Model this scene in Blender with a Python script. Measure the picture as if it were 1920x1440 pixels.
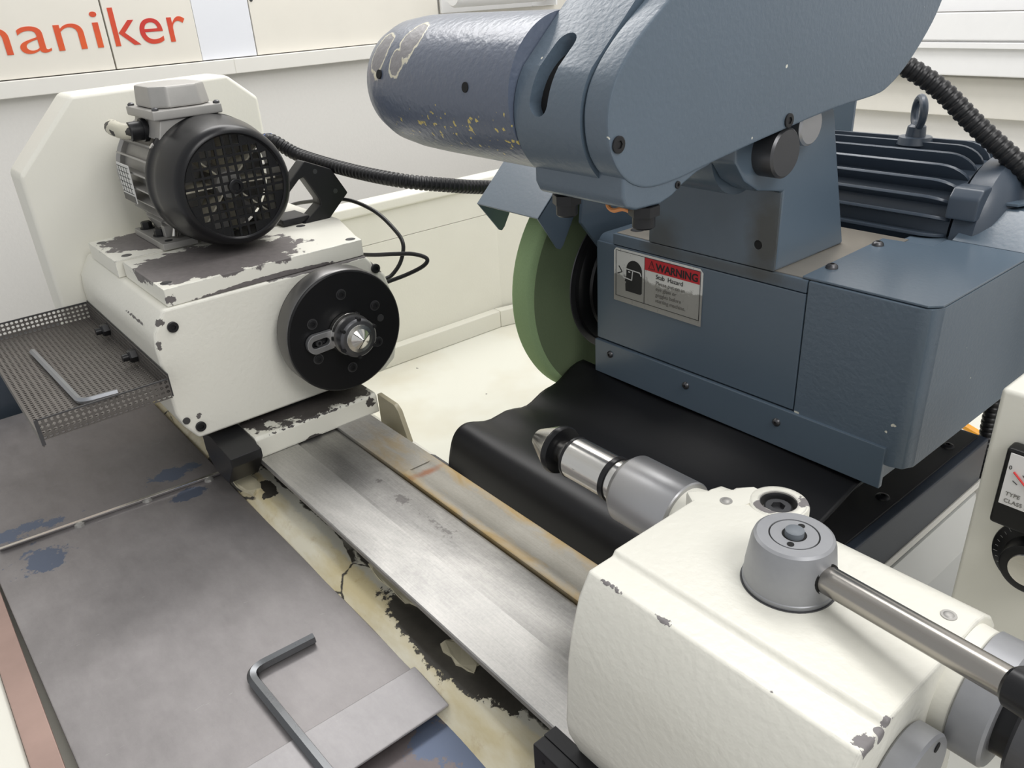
import bpy, bmesh, math, random
from mathutils import Vector, Matrix
random.seed(7)
for o in list(bpy.data.objects): bpy.data.objects.remove(o)
SC = bpy.context.scene
COL = SC.collection
PI = math.pi

# ------------------------------------------------------------------ camera, world, lights, exposure
cam = bpy.data.cameras.new('camera'); cam_o = bpy.data.objects.new('camera', cam); COL.objects.link(cam_o)
cam.sensor_fit = 'HORIZONTAL'; cam.sensor_width = 36.0; cam.lens = 36.0 * 1485.4 / 1920.0
cam.clip_start = 0.02; cam.clip_end = 50
R = Matrix(((0.63844516, 0.76772762, -0.05460844), (-0.31191335, 0.32294587, 0.89354128), (0.70363189, -0.55344401, 0.44564772)))
cam_o.matrix_world = Matrix.Translation((0, 0, 0.5)) @ R.transposed().to_4x4()
SC.camera = cam_o

W = bpy.data.worlds.new('room_light'); SC.world = W; W.use_nodes = True
bg = W.node_tree.nodes['Background']; bg.inputs[0].default_value = (0.97, 0.985, 1.0, 1); bg.inputs[1].default_value = 0.58

def area(name, loc, target, sx, sy, power, color=(1, 0.985, 0.97)):
    l = bpy.data.lights.new(name, 'AREA'); l.shape = 'RECTANGLE'; l.size = sx; l.size_y = sy; l.energy = power; l.color = color
    o = bpy.data.objects.new(name, l); COL.objects.link(o); o.location = loc
    o.rotation_euler = (Vector(target) - Vector(loc)).to_track_quat('-Z', 'Y').to_euler()
    return o
area('ceiling_lamp_back', (-0.55, 1.15, 1.75), (-0.55, 1.05, 0), 1.5, 0.45, 17)
area('ceiling_lamp_left', (-1.62, 0.85, 1.45), (-0.7, 0.4, 0), 1.2, 0.4, 12)
area('fill_lamp_right', (0.85, 0.25, 1.55), (-0.8, 0.45, 0.1), 0.8, 0.8, 15)  # added fill lamp, brightens the faces turned towards the camera side
SC.view_settings.view_transform = 'Standard'; SC.view_settings.look = 'None'
SC.view_settings.gamma = 1.0; SC.view_settings.exposure = 0.0; SC.view_settings.use_curve_mapping = False

# ------------------------------------------------------------------ material helpers
def srgb(r, g, b):
    f = lambda c: (c / 255 / 12.92) if c / 255 <= 0.04045 else ((c / 255 + 0.055) / 1.055) ** 2.4
    return (f(r), f(g), f(b), 1)

class NT:
    def __init__(s, name):
        s.m = bpy.data.materials.new(name); s.m.use_nodes = True; s.t = s.m.node_tree
        s.b = s.t.nodes['Principled BSDF']
        s.geo = s.t.nodes.new('ShaderNodeNewGeometry'); s.P = s.geo.outputs['Position']
    def put(s, sock, v):
        if isinstance(v, bpy.types.NodeSocket): s.t.links.new(v, sock)
        else: sock.default_value = v
    def n(s, typ, ins, out=0, **props):
        nd = s.t.nodes.new('ShaderNode' + typ)
        for k, v in props.items(): setattr(nd, k, v)
        for k, v in ins.items(): s.put(nd.inputs[k], v)
        return nd.outputs[out]
    def math(s, op, a, b=0.0, clamp=False):
        return s.n('Math', {0: a, 1: b}, operation=op, use_clamp=clamp)
    def mix(s, f, a, b):
        return s.n('Mix', {0: f, 6: a, 7: b}, out=2, data_type='RGBA')
    def noise(s, scale, detail=4, rough=0.55, vec=None, dist=0.0):
        return s.n('TexNoise', {'Vector': vec or s.P, 'Scale': scale, 'Detail': detail, 'Roughness': rough, 'Distortion': dist})
    def step(s, v, a, b):
        return s.n('MapRange', {0: v, 1: a, 2: b, 3: 0.0, 4: 1.0}, clamp=True)
    def scaled(s, sx, sy, sz):
        return s.n('VectorMath', {0: s.P, 1: (sx, sy, sz)}, operation='MULTIPLY')
    def edge(s, rad=0.004):
        bv = s.n('Bevel', {'Radius': rad}, samples=4)
        d = s.n('VectorMath', {0: bv, 1: s.geo.outputs['True Normal']}, out=1, operation='DOT_PRODUCT')
        return s.math('MULTIPLY', s.math('SUBTRACT', 1.0, d), 3.4, True)
    def blob(s, c, r):
        d = s.n('VectorMath', {0: s.P, 1: c}, operation='SUBTRACT')
        d = s.n('VectorMath', {0: d, 1: tuple(1 / q for q in r)}, operation='MULTIPLY')
        return s.math('SUBTRACT', 1.0, s.n('VectorMath', {0: d}, out=1, operation='LENGTH'))
    def bump(s, h, strength=0.3, dist=0.001):
        return s.n('Bump', {'Height': h, 'Strength': strength, 'Distance': dist})
    def done(s, col, rough, metal=0.0, normal=None, spec=None, coat=None):
        s.put(s.b.inputs['Base Color'], col); s.put(s.b.inputs['Roughness'], rough); s.put(s.b.inputs['Metallic'], metal)
        if normal: s.put(s.b.inputs['Normal'], normal)
        if spec is not None: s.put(s.b.inputs['Specular IOR Level'], spec)
        return s.m

def paint(name, col, chip, edge=0.4, edge_r=0.004, blobs=(), spots=None, rough=0.38, orange=220, bump=0.12, dirt=0.06, dirtcol=None, under=None, blobnoise=45, flecks=(), soft=(), fleckcol=(1, 1, 1, 1)):
    t = NT(name)
    v = t.math('MULTIPLY_ADD', t.edge(edge_r), edge)
    nz = t.math('SUBTRACT', t.noise(70, 5, 0.6), 0.5)
    nl = t.math('SUBTRACT', t.noise(14, 2, 0.5), 0.5)
    v = t.math('ADD', t.math('MULTIPLY', t.edge(edge_r), edge), t.math('ADD', t.math('MULTIPLY', nz, 0.9), t.math('MULTIPLY', nl, 0.7)))
    if edge <= 0: v = t.math('MULTIPLY', nz, 0.01)
    nb = t.math('MULTIPLY', t.math('SUBTRACT', t.noise(blobnoise, 6, 0.62), 0.5), 0.75)
    nf = t.math('MULTIPLY', t.math('SUBTRACT', t.noise(170, 5, 0.65), 0.5), 1.9)
    for c, r in blobs:
        nb_ = nf if sorted(r)[1] < 0.011 else nb
        v = t.math('MAXIMUM', v, t.math('ADD', t.blob(c, r), nb_))
    if spots:
        sc, th = spots
        sp = t.noise(sc, 2, 0.5)
        v = t.math('MAXIMUM', v, t.math('ADD', t.math('MULTIPLY', t.math('SUBTRACT', sp, th), 8.0), 0.45))
    fleckmask = None
    for c, r in flecks:
        fm = t.math('ADD', t.math('MULTIPLY', t.math('SUBTRACT', t.noise(130, 3, 0.55), 0.615), 6.0), t.math('MINIMUM', t.math('MULTIPLY', t.blob(c, r), 1.2), 0.45))
        fm = t.step(fm, 0.45, 0.48)
        fleckmask = fm if fleckmask is None else t.math('MAXIMUM', fleckmask, fm)
    mask = t.step(v, 0.45, 0.48)
    big = t.noise(6, 3, 0.6)
    base = t.mix(t.math('MULTIPLY', t.step(big, 0.45, 0.75), dirt), col, dirtcol or (col[0] * .55, col[1] * .52, col[2] * .42, 1))
    if under:
        base = t.mix(t.step(v, 0.36, 0.39), base, under)
    for c, r, scol, amt in soft:
        sm_ = t.math('ADD', t.blob(c, r), t.math('MULTIPLY', t.math('SUBTRACT', t.noise(30, 5, 0.6), 0.5), 0.9))
        base = t.mix(t.math('MULTIPLY', t.step(sm_, 0.0, 0.7), amt), base, scol)
    cn = t.mix(t.noise(120, 3), tuple(c * 0.75 for c in chip[:3]) + (1,), tuple(min(1, c * 1.3) for c in chip[:3]) + (1,))
    c = t.mix(mask, base, cn)
    h = t.math('SUBTRACT', t.math('MULTIPLY', t.noise(orange, 2, 0.5), bump * 4), mask)
    if fleckmask is not None: c = t.mix(fleckmask, c, fleckcol)
    return t.done(c, t.math('ADD', t.math('MULTIPLY', mask, 0.15), rough), 0.0, t.bump(h, 0.4, 0.0010), 0.75 if name.startswith('blue') else None)

def metal(name, col, rough=0.35, metallic=0.9, streak=None, var=0.25, bump=0.05, scale=30):
    t = NT(name)
    vec = t.scaled(*streak) if streak else t.P
    n1 = t.noise(scale, 6, 0.65, vec); n2 = t.noise(5, 4, 0.6)
    k = t.math('ADD', t.math('MULTIPLY', n1, 0.6), t.math('MULTIPLY', n2, 0.4))
    c = t.mix(k, tuple(q * (1 - var) for q in col[:3]) + (1,), tuple(min(1, q * (1 + var)) for q in col[:3]) + (1,))
    return t.done(c, t.math('ADD', rough - 0.1, t.math('MULTIPLY', k, 0.2)), metallic, t.bump(n1, bump, 0.0005))

def plain(name, col, rough=0.5, metallic=0.0, noise=0.1, scale=60, bump=0.05, spec=None):
    t = NT(name)
    n1 = t.noise(scale, 4, 0.6)
    c = t.mix(n1, tuple(q * (1 - noise) for q in col[:3]) + (1,), tuple(min(1, q * (1 + noise)) for q in col[:3]) + (1,))
    return t.done(c, rough, metallic, t.bump(n1, bump, 0.0006), spec)

CREAM = srgb(230, 228, 217); GREYCHIP = srgb(98, 94, 92); BLUE = srgb(85, 99, 112)
M = {}
M['cream'] = paint('cream_paint', CREAM, GREYCHIP, edge=0.30, edge_r=0.0035, spots=(26, 0.83), rough=0.42, bump=0.14)
M['cream_head'] = paint('cream_workhead_paint', CREAM, GREYCHIP, edge=0.85, edge_r=0.006, spots=(40, 0.80), rough=0.4, bump=0.22, orange=190,
    blobs=[((-0.892, 0.42, 0.2040), (0.02, 0.14, 0.0075)), ((-0.892, 0.492, 0.188), (0.02, 0.022, 0.022)), ((-0.892, 0.208, 0.189), (0.012, 0.009, 0.009)), ((-0.892, 0.201, 0.165), (0.010, 0.005, 0.014)), ((-0.892, 0.2235, 0.066), (0.01, 0.006, 0.005)), ((-0.96, 0.199, 0.180), (0.05, 0.004, 0.003))])
M['cream_tail'] = paint('cream_tailstock_paint', CREAM, srgb(120, 116, 116), edge=0.85, edge_r=0.005, spots=(34, 0.79), rough=0.36, bump=0.34, orange=170,
    blobs=[((-0.105, 0.289, 0.1625), (0.013, 0.0109, 0.010)), ((-0.105, 0.306, 0.1655), (0.005, 0.006, 0.004)), ((-0.27, 0.281, 0.164), (0.012, 0.006, 0.006)), ((-0.23, 0.281, 0.164), (0.014, 0.005, 0.005)), ((-0.155, 0.281, 0.164), (0.006, 0.005, 0.004)), ((-0.250, 0.415, 0.1668), (0.016, 0.013, 0.003)), ((-0.234, 0.44, 0.1668), (0.010, 0.012, 0.004))])
M['cream_plain'] = paint('cream_paint_clean', CREAM, GREYCHIP, edge=0.10, rough=0.42, bump=0.1, spots=(30, 0.84))
M['cream_tray'] = paint('cream_tray_paint', srgb(230, 229, 218), GREYCHIP, edge=0.0, rough=0.3, bump=0.05, dirt=0.25, dirtcol=srgb(190, 172, 130), spots=(30, 0.77))
M['cream_plate'] = paint('cream_worn_top', CREAM, srgb(106, 101, 100), edge=0.48, edge_r=0.004, rough=0.4, bump=0.1,
    blobs=[((-0.962, 0.31, 0.225), (0.14, 0.20, 0.02)), ((-1.125, 0.285, 0.225), (0.11, 0.12, 0.02)), ((-0.8925, 0.34, 0.204), (0.02, 0.16, 0.0105)), ((-0.8925, 0.226, 0.212), (0.006, 0.014, 0.0109)), ((-0.98, 0.25, 0.22), (0.1, 0.06, 0.02))])
M['cream_base'] = paint('cream_chipped_base', srgb(224, 222, 210), srgb(70, 66, 64), edge=0.8, edge_r=0.005, rough=0.35, spots=(60, 0.76),
    blobs=[((-0.91, 0.37, 0.03), (0.11, 0.20, 0.012)), ((-0.857, 0.345, -0.002), (0.02, 0.025, 0.012)), ((-0.857, 0.432, 0.017), (0.006, 0.010, 0.010)), ((-0.8575, 0.36, 0.0275), (0.004, 0.11, 0.006))])
M['blue'] = paint('blue_grey_paint', BLUE, srgb(205, 203, 190), edge=0.25, edge_r=0.0025, spots=(75, 0.76), rough=0.36, bump=0.22, dirt=0.1)
M['blue_dirty'] = paint('blue_grey_oily', BLUE, srgb(58, 56, 48), edge=0.05, rough=0.36, bump=0.1, dirt=0.35, dirtcol=srgb(74, 76, 72),
    soft=[((-0.442, 0.685, 0.268), (0.03, 0.03, 0.075), srgb(58, 56, 48), 0.85), ((-0.58, 0.685, 0.235), (0.035, 0.03, 0.04), srgb(62, 60, 52), 0.6), ((-0.49, 0.685, 0.222), (0.12, 0.03, 0.01), srgb(62, 60, 52), 0.5)])
M['blue_smooth'] = paint('blue_grey_sheet', BLUE, srgb(150, 155, 158), edge=0.04, edge_r=0.002, spots=(120, 0.83), rough=0.27, bump=0.06, dirt=0.05)
M['blue_spindle'] = paint('blue_grey_spindle', srgb(88, 97, 114), srgb(126, 124, 126), edge=0.0, fleckcol=srgb(206, 186, 104), under=srgb(206, 200, 178), blobs=[((-0.712, 0.4232, 0.4554), (0.026, 0.03, 0.05)), ((-0.664, 0.4308, 0.4647), (0.024, 0.03, 0.045)), ((-0.676, 0.4171, 0.4439), (0.020, 0.03, 0.022))], rough=0.3, bump=0.4, orange=160, dirt=0.05, blobnoise=40,
    flecks=[((-0.575, 0.417, 0.392), (0.14, 0.03, 0.022)), ((-0.52, 0.414, 0.40), (0.06, 0.03, 0.014))])
M['blue_motor'] = paint('blue_motor_paint', srgb(62, 72, 84), srgb(140, 148, 152), edge=0.22, edge_r=0.002, rough=0.35, bump=0.05)
M['wheel'] = plain('green_abrasive_lit', srgb(150, 174, 130), 0.9, 0, 0.12, 500, 0.3, spec=0.1)  # rim copy of the abrasive, colour lightened as if lit
M['wheel_shaded'] = plain('green_abrasive_shaded', srgb(106, 120, 92), 0.9, 0, 0.1, 500, 0.3, spec=0.1)  # same abrasive, shade on the side face put into the colour
M['black'] = plain('black_oxide', srgb(28, 28, 30), 0.38, 0.0, 0.25, 60, 0.05, spec=0.4)
M['blacksatin'] = plain('black_satin_enamel', srgb(22, 22, 24), 0.3, 0, 0.12, 90, 0.03, spec=0.35)
M['blackface'] = plain('black_face_plate', srgb(18, 18, 20), 0.42, 0.0, 0.2, 50, 0.03, spec=0.3)
M['dark'] = plain('dark_void', srgb(12, 12, 13), 0.8)
M['rubber'] = plain('black_rubber', srgb(13, 13, 16), 0.42, 0, 0.3, 40, 0.12, spec=0.4)
M['gunmetal'] = metal('gunmetal', srgb(92, 92, 94), 0.38, 0.8)
M['alu'] = metal('cast_aluminium', srgb(172, 170, 166), 0.5, 0.55, var=0.2, scale=60)
M['blue_dark'] = plain('dark_slide_paint', srgb(40, 47, 58), 0.4, 0, 0.1, 40, 0.03)
M['rim'] = metal('turned_steel_rim', srgb(112, 111, 110), 0.34, 0.9, var=0.1)
M['web_dirty'] = paint('dirty_beige_web', srgb(168, 160, 136), srgb(70, 66, 58), edge=0.6, edge_r=0.003, rough=0.4, dirt=0.6, dirtcol=srgb(92, 84, 64), spots=(40, .7))
M['rod'] = metal('brushed_rod', srgb(160, 156, 150), 0.24, 1.0, streak=(0.6, 3, 3), var=0.05, bump=0.0, scale=12)
M['greycast'] = plain('grey_lever_casting', srgb(150, 151, 154), 0.42, 0.35, 0.06, 200, 0.04)
M['steel'] = metal('polished_steel', srgb(215, 213, 208), 0.22, 1.0, streak=(1, 8, 8), var=0.12)
M['zinc'] = metal('brushed_sleeve', srgb(176, 176, 178), 0.36, 0.85, var=0.08)
M['perf'] = metal('worn_perforated_steel', srgb(112, 108, 104), 0.5, 0.6, var=0.3)
M['keychrome'] = metal('satin_hex_steel', srgb(160, 162, 166), 0.38, 0.9, var=0.1)
M['keydark'] = metal('dark_hex_steel', srgb(112, 114, 116), 0.28, 1.0, var=0.15)
M['white'] = plain('white_lacquer', srgb(236, 236, 236), 0.4, 0, 0.02)
M['beige'] = plain('beige_board', srgb(214, 211, 203), 0.6, 0, 0.03)
M['wall'] = plain('rough_plaster', srgb(226, 224, 220), 0.8, 0, 0.03, 140, 0.5)
M['trunk'] = plain('cream_trunking', srgb(228, 226, 220), 0.5, 0, 0.02, 30, 0.02)
M['floor'] = plain('floor_screed', srgb(150, 150, 148), 0.6, 0, 0.1, 8)
M['board'] = plain('ivory_sign_board', srgb(226, 222, 212), 0.5, 0, 0.04, 10, 0.02)
M['board_blue'] = plain('cool_white_panel', srgb(226, 228, 234), 0.5, 0, 0.02, 10, 0.02)
M['dirtycable'] = paint('dirty_white_cable', srgb(206, 202, 184), srgb(50, 48, 44), edge=0, rough=0.4, dirt=0.6, dirtcol=srgb(90, 84, 70), spots=(60, 0.58))
M['orange'] = plain('orange_plastic', srgb(226, 150, 90), 0.45)
M['yellowcable'] = plain('amber_cable_jacket', srgb(232, 160, 40), 0.4)
M['bluetape'] = plain('blue_tape', srgb(60, 96, 170), 0.5)
M['labelwhite'] = plain('label_white', srgb(214, 214, 210), 0.5, 0, 0.1, 90)
M['ink'] = plain('black_ink', srgb(20, 20, 22), 0.5)
M['faint'] = plain('faded_ink', srgb(110, 108, 102), 0.5)
M['greyprint'] = plain('pale_grey_print', srgb(160, 160, 158), 0.5)
M['red'] = plain('warning_red', srgb(186, 30, 40), 0.45, 0, 0.06)
M['rednew'] = plain('needle_red', srgb(220, 60, 60), 0.45, 0, 0.06)
M['meterface'] = plain('meter_face', srgb(228, 226, 224), 0.5, 0, 0.02)
M['machined'] = metal('machined_beige_steel', srgb(158, 152, 142), 0.4, 0.6, var=0.25)

def mat_letters():
    t = NT('sign_letter_red')
    z = t.n('SeparateXYZ', {0: t.P}, out=1)
    f = t.noise(4, 2)
    return t.done(t.mix(t.step(f, 0.4, 0.65), srgb(196, 52, 46), srgb(218, 92, 44)), 0.45)
M['letters'] = mat_letters()

def mat_way(name, rusty=False, tint=0.0):
    t = NT(name)
    st = t.noise(30, 5, 0.6, t.scaled(0.8, 26, 26)); big = t.noise(6, 4, 0.55, t.scaled(1.0, 2.0, 1), 0.8); fine = t.noise(320, 3, 0.6)
    k = t.math('ADD', t.math('MULTIPLY', st, 0.22), t.math('ADD', t.math('MULTIPLY', big, 0.6), t.math('MULTIPLY', fine, 0.18)))
    c = t.mix(t.step(k, 0.36, 0.62), srgb(150 - tint, 149 - tint, 147 - tint), srgb(196 - tint, 194 - tint, 190 - tint))
    sp = t.math('MAXIMUM', t.blob((-0.66, 0.353, 0), (0.02, 0.012, 0.02)), t.blob((-0.71, 0.354, 0), (0.008, 0.007, 0.02)))
    sp = t.math('MAXIMUM', sp, t.math('SUBTRACT', t.blob((-0.585, 0.355, 0), (0.16, 0.022, 0.02)), 0.42))
    sp = t.step(t.math('ADD', sp, t.math('MULTIPLY', t.math('SUBTRACT', t.noise(200, 3, 0.6), 0.5), 1.6)), 0.42, 0.6)
    c = t.mix(t.math('MULTIPLY', sp, 0.55), c, srgb(84, 80, 80))
    if rusty:
        rn = t.noise(16, 6, 0.65, t.scaled(1, 3.0, 1), 0.6)
        y = t.n('SeparateXYZ', {0: t.P}, out=1); x = t.n('SeparateXYZ', {0: t.P}, out=0)
        edges = t.math('ABSOLUTE', t.math('MULTIPLY', t.math('SUBTRACT', y, 0.404), 40.0))
        near = t.step(x, -0.74, -0.66)
        rv = t.math('ADD', rn, t.math('MULTIPLY', t.math('SUBTRACT', edges, 0.62), t.math('MULTIPLY', near, 0.5)))
        rm = t.step(rv, 0.42, 0.75)
        far = t.step(x, -0.86, -0.76)
        c = t.mix(t.math('MULTIPLY', far, 0.5), c, srgb(108, 101, 78))
        c = t.mix(t.math('MULTIPLY', t.math('MULTIPLY', rm, far), 0.85), c, t.mix(rn, srgb(204, 174, 112), srgb(116, 96, 60)))
        cross = t.blob((-0.683, 0.404, 0), (0.009, 0.03, 0.02))
        c = t.mix(t.math('MULTIPLY', t.step(t.math('ADD', cross, t.math('MULTIPLY', t.math('SUBTRACT', rn, .5), 1.6)), 0.1, 0.8), 0.75), c, srgb(140, 84, 48))
    return t.done(c, t.math('ADD', 0.42 if rusty else 0.24, t.math('MULTIPLY', k, 0.3)), 0.6 if rusty else 0.85, t.bump(st, 0.03, 0.0004))
M['way_mid'] = mat_way('ground_way_steel_dull', False, 22)
M['way'] = mat_way('ground_way_steel'); M['way_rust'] = mat_way('ground_way_rusty', True)

def mat_cover(name, col, paintmix=0.0, blobs=()):
    t = NT(name)
    n1 = t.noise(9, 6, 0.65); n2 = t.noise(160, 3, 0.6); n3 = t.noise(22, 8, 0.75, t.scaled(1, 2.2, 1))
    k = t.math('ADD', t.math('MULTIPLY', n1, 0.55), t.math('MULTIPLY', n3, 0.45))
    c = t.mix(t.step(k, 0.35, 0.66), tuple(q * 0.8 for q in col[:3]) + (1,), tuple(min(1, q * 1.18) for q in col[:3]) + (1,))
    scr = t.noise(60, 2, 0.5, t.scaled(5.0, 0.7, 1), 1.5)
    c = t.mix(t.math('MULTIPLY', t.step(scr, 0.73, 0.78), 0.22), c, srgb(205, 203, 200))
    pk = t.noise(38, 7, 0.68)
    v = None
    for cc, r in blobs:
        b = t.blob(cc, r); v = b if v is None else t.math('MAXIMUM', v, b)
    if v is not None:
        m = t.step(t.math('ADD', v, t.math('MULTIPLY', t.math('SUBTRACT', pk, 0.5), 2.2)), 0.5, 0.58)
        c = t.mix(t.math('MULTIPLY', m, 0.85), c, srgb(92, 106, 130))
    return t.done(c, t.math('ADD', 0.36, t.math('MULTIPLY', k, 0.22)), 0.55, t.bump(n2, 0.05, 0.0004))
M['cover'] = mat_cover('worn_cover_steel', srgb(150, 146, 146), blobs=[((-0.93, 0.02, -0.06), (0.06, 0.05, 0.03)), ((-0.94, 0.2, -0.06), (0.03, 0.05, 0.03))])
M['cover_far'] = mat_cover('worn_cover_steel_far', srgb(138, 134, 134), blobs=[((-1.0, 0.0, -0.055), (0.03, 0.12, 0.03)), ((-1.0, 0.2, -0.055), (0.03, 0.06, 0.03))])
M['cover_bright'] = mat_cover('scraped_cover_steel', srgb(164, 161, 162))
M['cover_blue'] = mat_cover('blue_peeling_cover', srgb(120, 112, 112), blobs=[((-0.40, 0.24, -0.07), (0.09, 0.07, 0.04)), ((-0.42, 0.12, -0.07), (0.06, 0.03, 0.04))])
M['strip_red'] = plain('reddish_wiper_strip', srgb(168, 142, 132), 0.5, 0.3, 0.25, 14, 0.05)

def mat_trough():
    t = NT('peeling_trough_paint')
    n1 = t.noise(14, 5, 0.6, t.scaled(0.6, 2, 1)); n2 = t.noise(42, 7, 0.7); v = t.n('TexVoronoi', {'Vector': t.scaled(0.7, 1.2, 1), 'Scale': 11.0, 'Randomness': 1.0}, feature='DISTANCE_TO_EDGE')
    y = t.n('SeparateXYZ', {0: t.P}, out=1)
    c = t.mix(t.step(n1, 0.4, 0.62), srgb(214, 200, 158), srgb(236, 230, 208))
    c = t.mix(t.math('MULTIPLY', t.step(n2, 0.56, 0.7), 0.35), c, srgb(170, 138, 78))
    c = t.mix(t.math('MULTIPLY', t.step(t.math('ADD', y, t.math('MULTIPLY', t.math('SUBTRACT', n2, 0.5), 0.02)), 0.279, 0.283), 0.8), c, srgb(214, 212, 200))
    crack = t.math('SUBTRACT', 1.0, t.step(t.math('ADD', v, t.math('MULTIPLY', t.math('SUBTRACT', n2, 0.5), 0.10)), 0.006, 0.016))
    b = t.blob((-0.485, 0.286, -0.05), (0.15, 0.036, 0.05))
    for cc, r in (((-0.955, 0.262, -0.06), (0.09, 0.06, 0.05)), ((-0.43, 0.28, -0.06), (0.05, 0.012, 0.05)), ((-0.86, 0.276, -0.06), (0.035, 0.012, 0.05)), ((-0.845, 0.268, -0.06), (0.012, 0.01, 0.05))):
        b = t.math('MAXIMUM', b, t.blob(cc, r))
    bare = t.step(t.math('ADD', b, t.math('MULTIPLY', t.math('SUBTRACT', n2, 0.5), 1.2)), 0.30, 0.33)
    edge = t.step(t.math('ADD', y, t.math('MULTIPLY', t.math('SUBTRACT', t.noise(24, 5, .6), 0.5), 0.03)), 0.291, 0.293)  # dark band painted in for the shadow under the table edge
    dark = t.math('MAXIMUM', t.math('MAXIMUM', bare, edge), t.math('MULTIPLY', crack, t.step(t.noise(5, 2), 0.54, 0.58)))
    c = t.mix(dark, c, t.mix(n2, srgb(40, 38, 34), srgb(88, 84, 76)))
    return t.done(c, 0.5, 0, t.bump(t.math('SUBTRACT', t.math('MULTIPLY', n1, 0.3), dark), 0.6, 0.0015))
M['trough'] = mat_trough()

def mat_plate_label():
    t = NT('scratched_label_foil')
    z = t.n('SeparateXYZ', {0: t.P}, out=2); x = t.n('SeparateXYZ', {0: t.P}, out=0)
    n = t.noise(70, 6, 0.7)
    h = t.math('ADD', z, t.math('MULTIPLY', t.math('SUBTRACT', n, 0.5), 0.03))
    m = t.step(h, 0.180, 0.184)
    c = t.mix(m, srgb(158, 157, 152), srgb(226, 226, 222))
    s = t.step(t.noise(130, 4, 0.6, t.scaled(2.5, 1, 0.7)), 0.62, 0.68)
    c = t.mix(t.math('MULTIPLY', s, 0.4), c, srgb(120, 120, 118))
    return t.done(c, 0.35, 0.35)
M['foil'] = mat_plate_label()

# ------------------------------------------------------------------ geometry helpers
class G:
    def __init__(s): s.v = []; s.f = []
    def add(s, v, f):
        o = len(s.v); s.v += [tuple(p) for p in v]; s.f += [tuple(i + o for i in q) for q in f]; return s
    def box(s, x0, x1, y0, y1, z0, z1):
        v = [(x, y, z) for x in (x0, x1) for y in (y0, y1) for z in (z0, z1)]
        return s.add(v, [(0, 1, 3, 2), (4, 6, 7, 5), (0, 4, 5, 1), (2, 3, 7, 6), (0, 2, 6, 4), (1, 5, 7, 3)])
    def prism(s, prof, ax, a, b):
        n = len(prof)
        def mk(t, p): return {'x': (t, p[0], p[1]), 'y': (p[0], t, p[1]), 'z': (p[0], p[1], t)}[ax]
        v = [mk(a, p) for p in prof] + [mk(b, p) for p in prof]
        f = [tuple(range(n))[::-1], tuple(range(n, 2 * n))] + [(i, (i + 1) % n, (i + 1) % n + n, i + n) for i in range(n)]
        return s.add(v, f)
    def loft(s, pa, pb):
        n = len(pa)
        return s.add(list(pa) + list(pb), [tuple(range(n))[::-1], tuple(range(n, 2 * n))] + [(i, (i + 1) % n, (i + 1) % n + n, i + n) for i in range(n)])
    def lathe(s, o, d, prof, n=32, rot=0.0):
        o = Vector(o); d = Vector(d).normalized()
        u = d.orthogonal().normalized() if abs(d.x) < 0.99 else Vector((0, 1, 0)); w = d.cross(u)
        v = []; f = []
        for (t, r) in prof:
            for k in range(n):
                a = 2 * PI * k / n + rot
                v.append(o + d * t + (u * math.cos(a) + w * math.sin(a)) * r)
        m = len(prof)
        for i in range(m - 1):
            for k in range(n):
                k2 = (k + 1) % n
                f.append((i * n + k, i * n + k2, (i + 1) * n + k2, (i + 1) * n + k))
        f.append(tuple(range(n))[::-1]); f.append(tuple(range((m - 1) * n, m * n)))
        return s.add(v, f)
    def cyl(s, p0, p1, r0, r1=None, n=24):
        p0 = Vector(p0); p1 = Vector(p1); L = (p1 - p0).length
        return s.lathe(p0, p1 - p0, [(0, r0), (L, r0 if r1 is None else r1)], n)
    def tube(s, pts, r, n=12, rfun=None):
        pts = [Vector(p) for p in pts]; v = []; f = []
        t0 = (pts[1] - pts[0]).normalized(); u = t0.orthogonal().normalized()
        for i, p in enumerate(pts):
            a = pts[max(i - 1, 0)]; b = pts[min(i + 1, len(pts) - 1)]
            t = (b - a).normalized(); u = (u - t * u.dot(t)).normalized(); w = t.cross(u)
            rr = rfun(i) if rfun else r
            for k in range(n):
                g = 2 * PI * k / n; v.append(p + (u * math.cos(g) + w * math.sin(g)) * rr)
        for i in range(len(pts) - 1):
            for k in range(n):
                k2 = (k + 1) % n
                f.append((i * n + k, i * n + k2, (i + 1) * n + k2, (i + 1) * n + k))
        f.append(tuple(range(n))[::-1]); f.append(tuple(range((len(pts) - 1) * n, len(pts) * n)))
        return s.add(v, f)
    def torus(s, c, axis, R_, r, n=28, m=10, sc=(1, 1)):
        c = Vector(c); d = Vector(axis).normalized(); u = d.orthogonal().normalized(); w = d.cross(u); v = []; f = []
        for i in range(n):
            a = 2 * PI * i / n; e = u * math.cos(a) + w * math.sin(a)
            for k in range(m):
                b = 2 * PI * k / m; v.append(c + e * (R_ + r * math.cos(b)) + d * (r * math.sin(b)))
        for i in range(n):
            for k in range(m):
                f.append((i * m + k, i * m + (k + 1) % m, ((i + 1) % n) * m + (k + 1) % m, ((i + 1) % n) * m + k))
        return s.add(v, f)

def origin(o):
    v = Vector((0, 0, 0))
    while o is not None: v += Vector(o.location); o = o.parent
    return v

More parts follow.
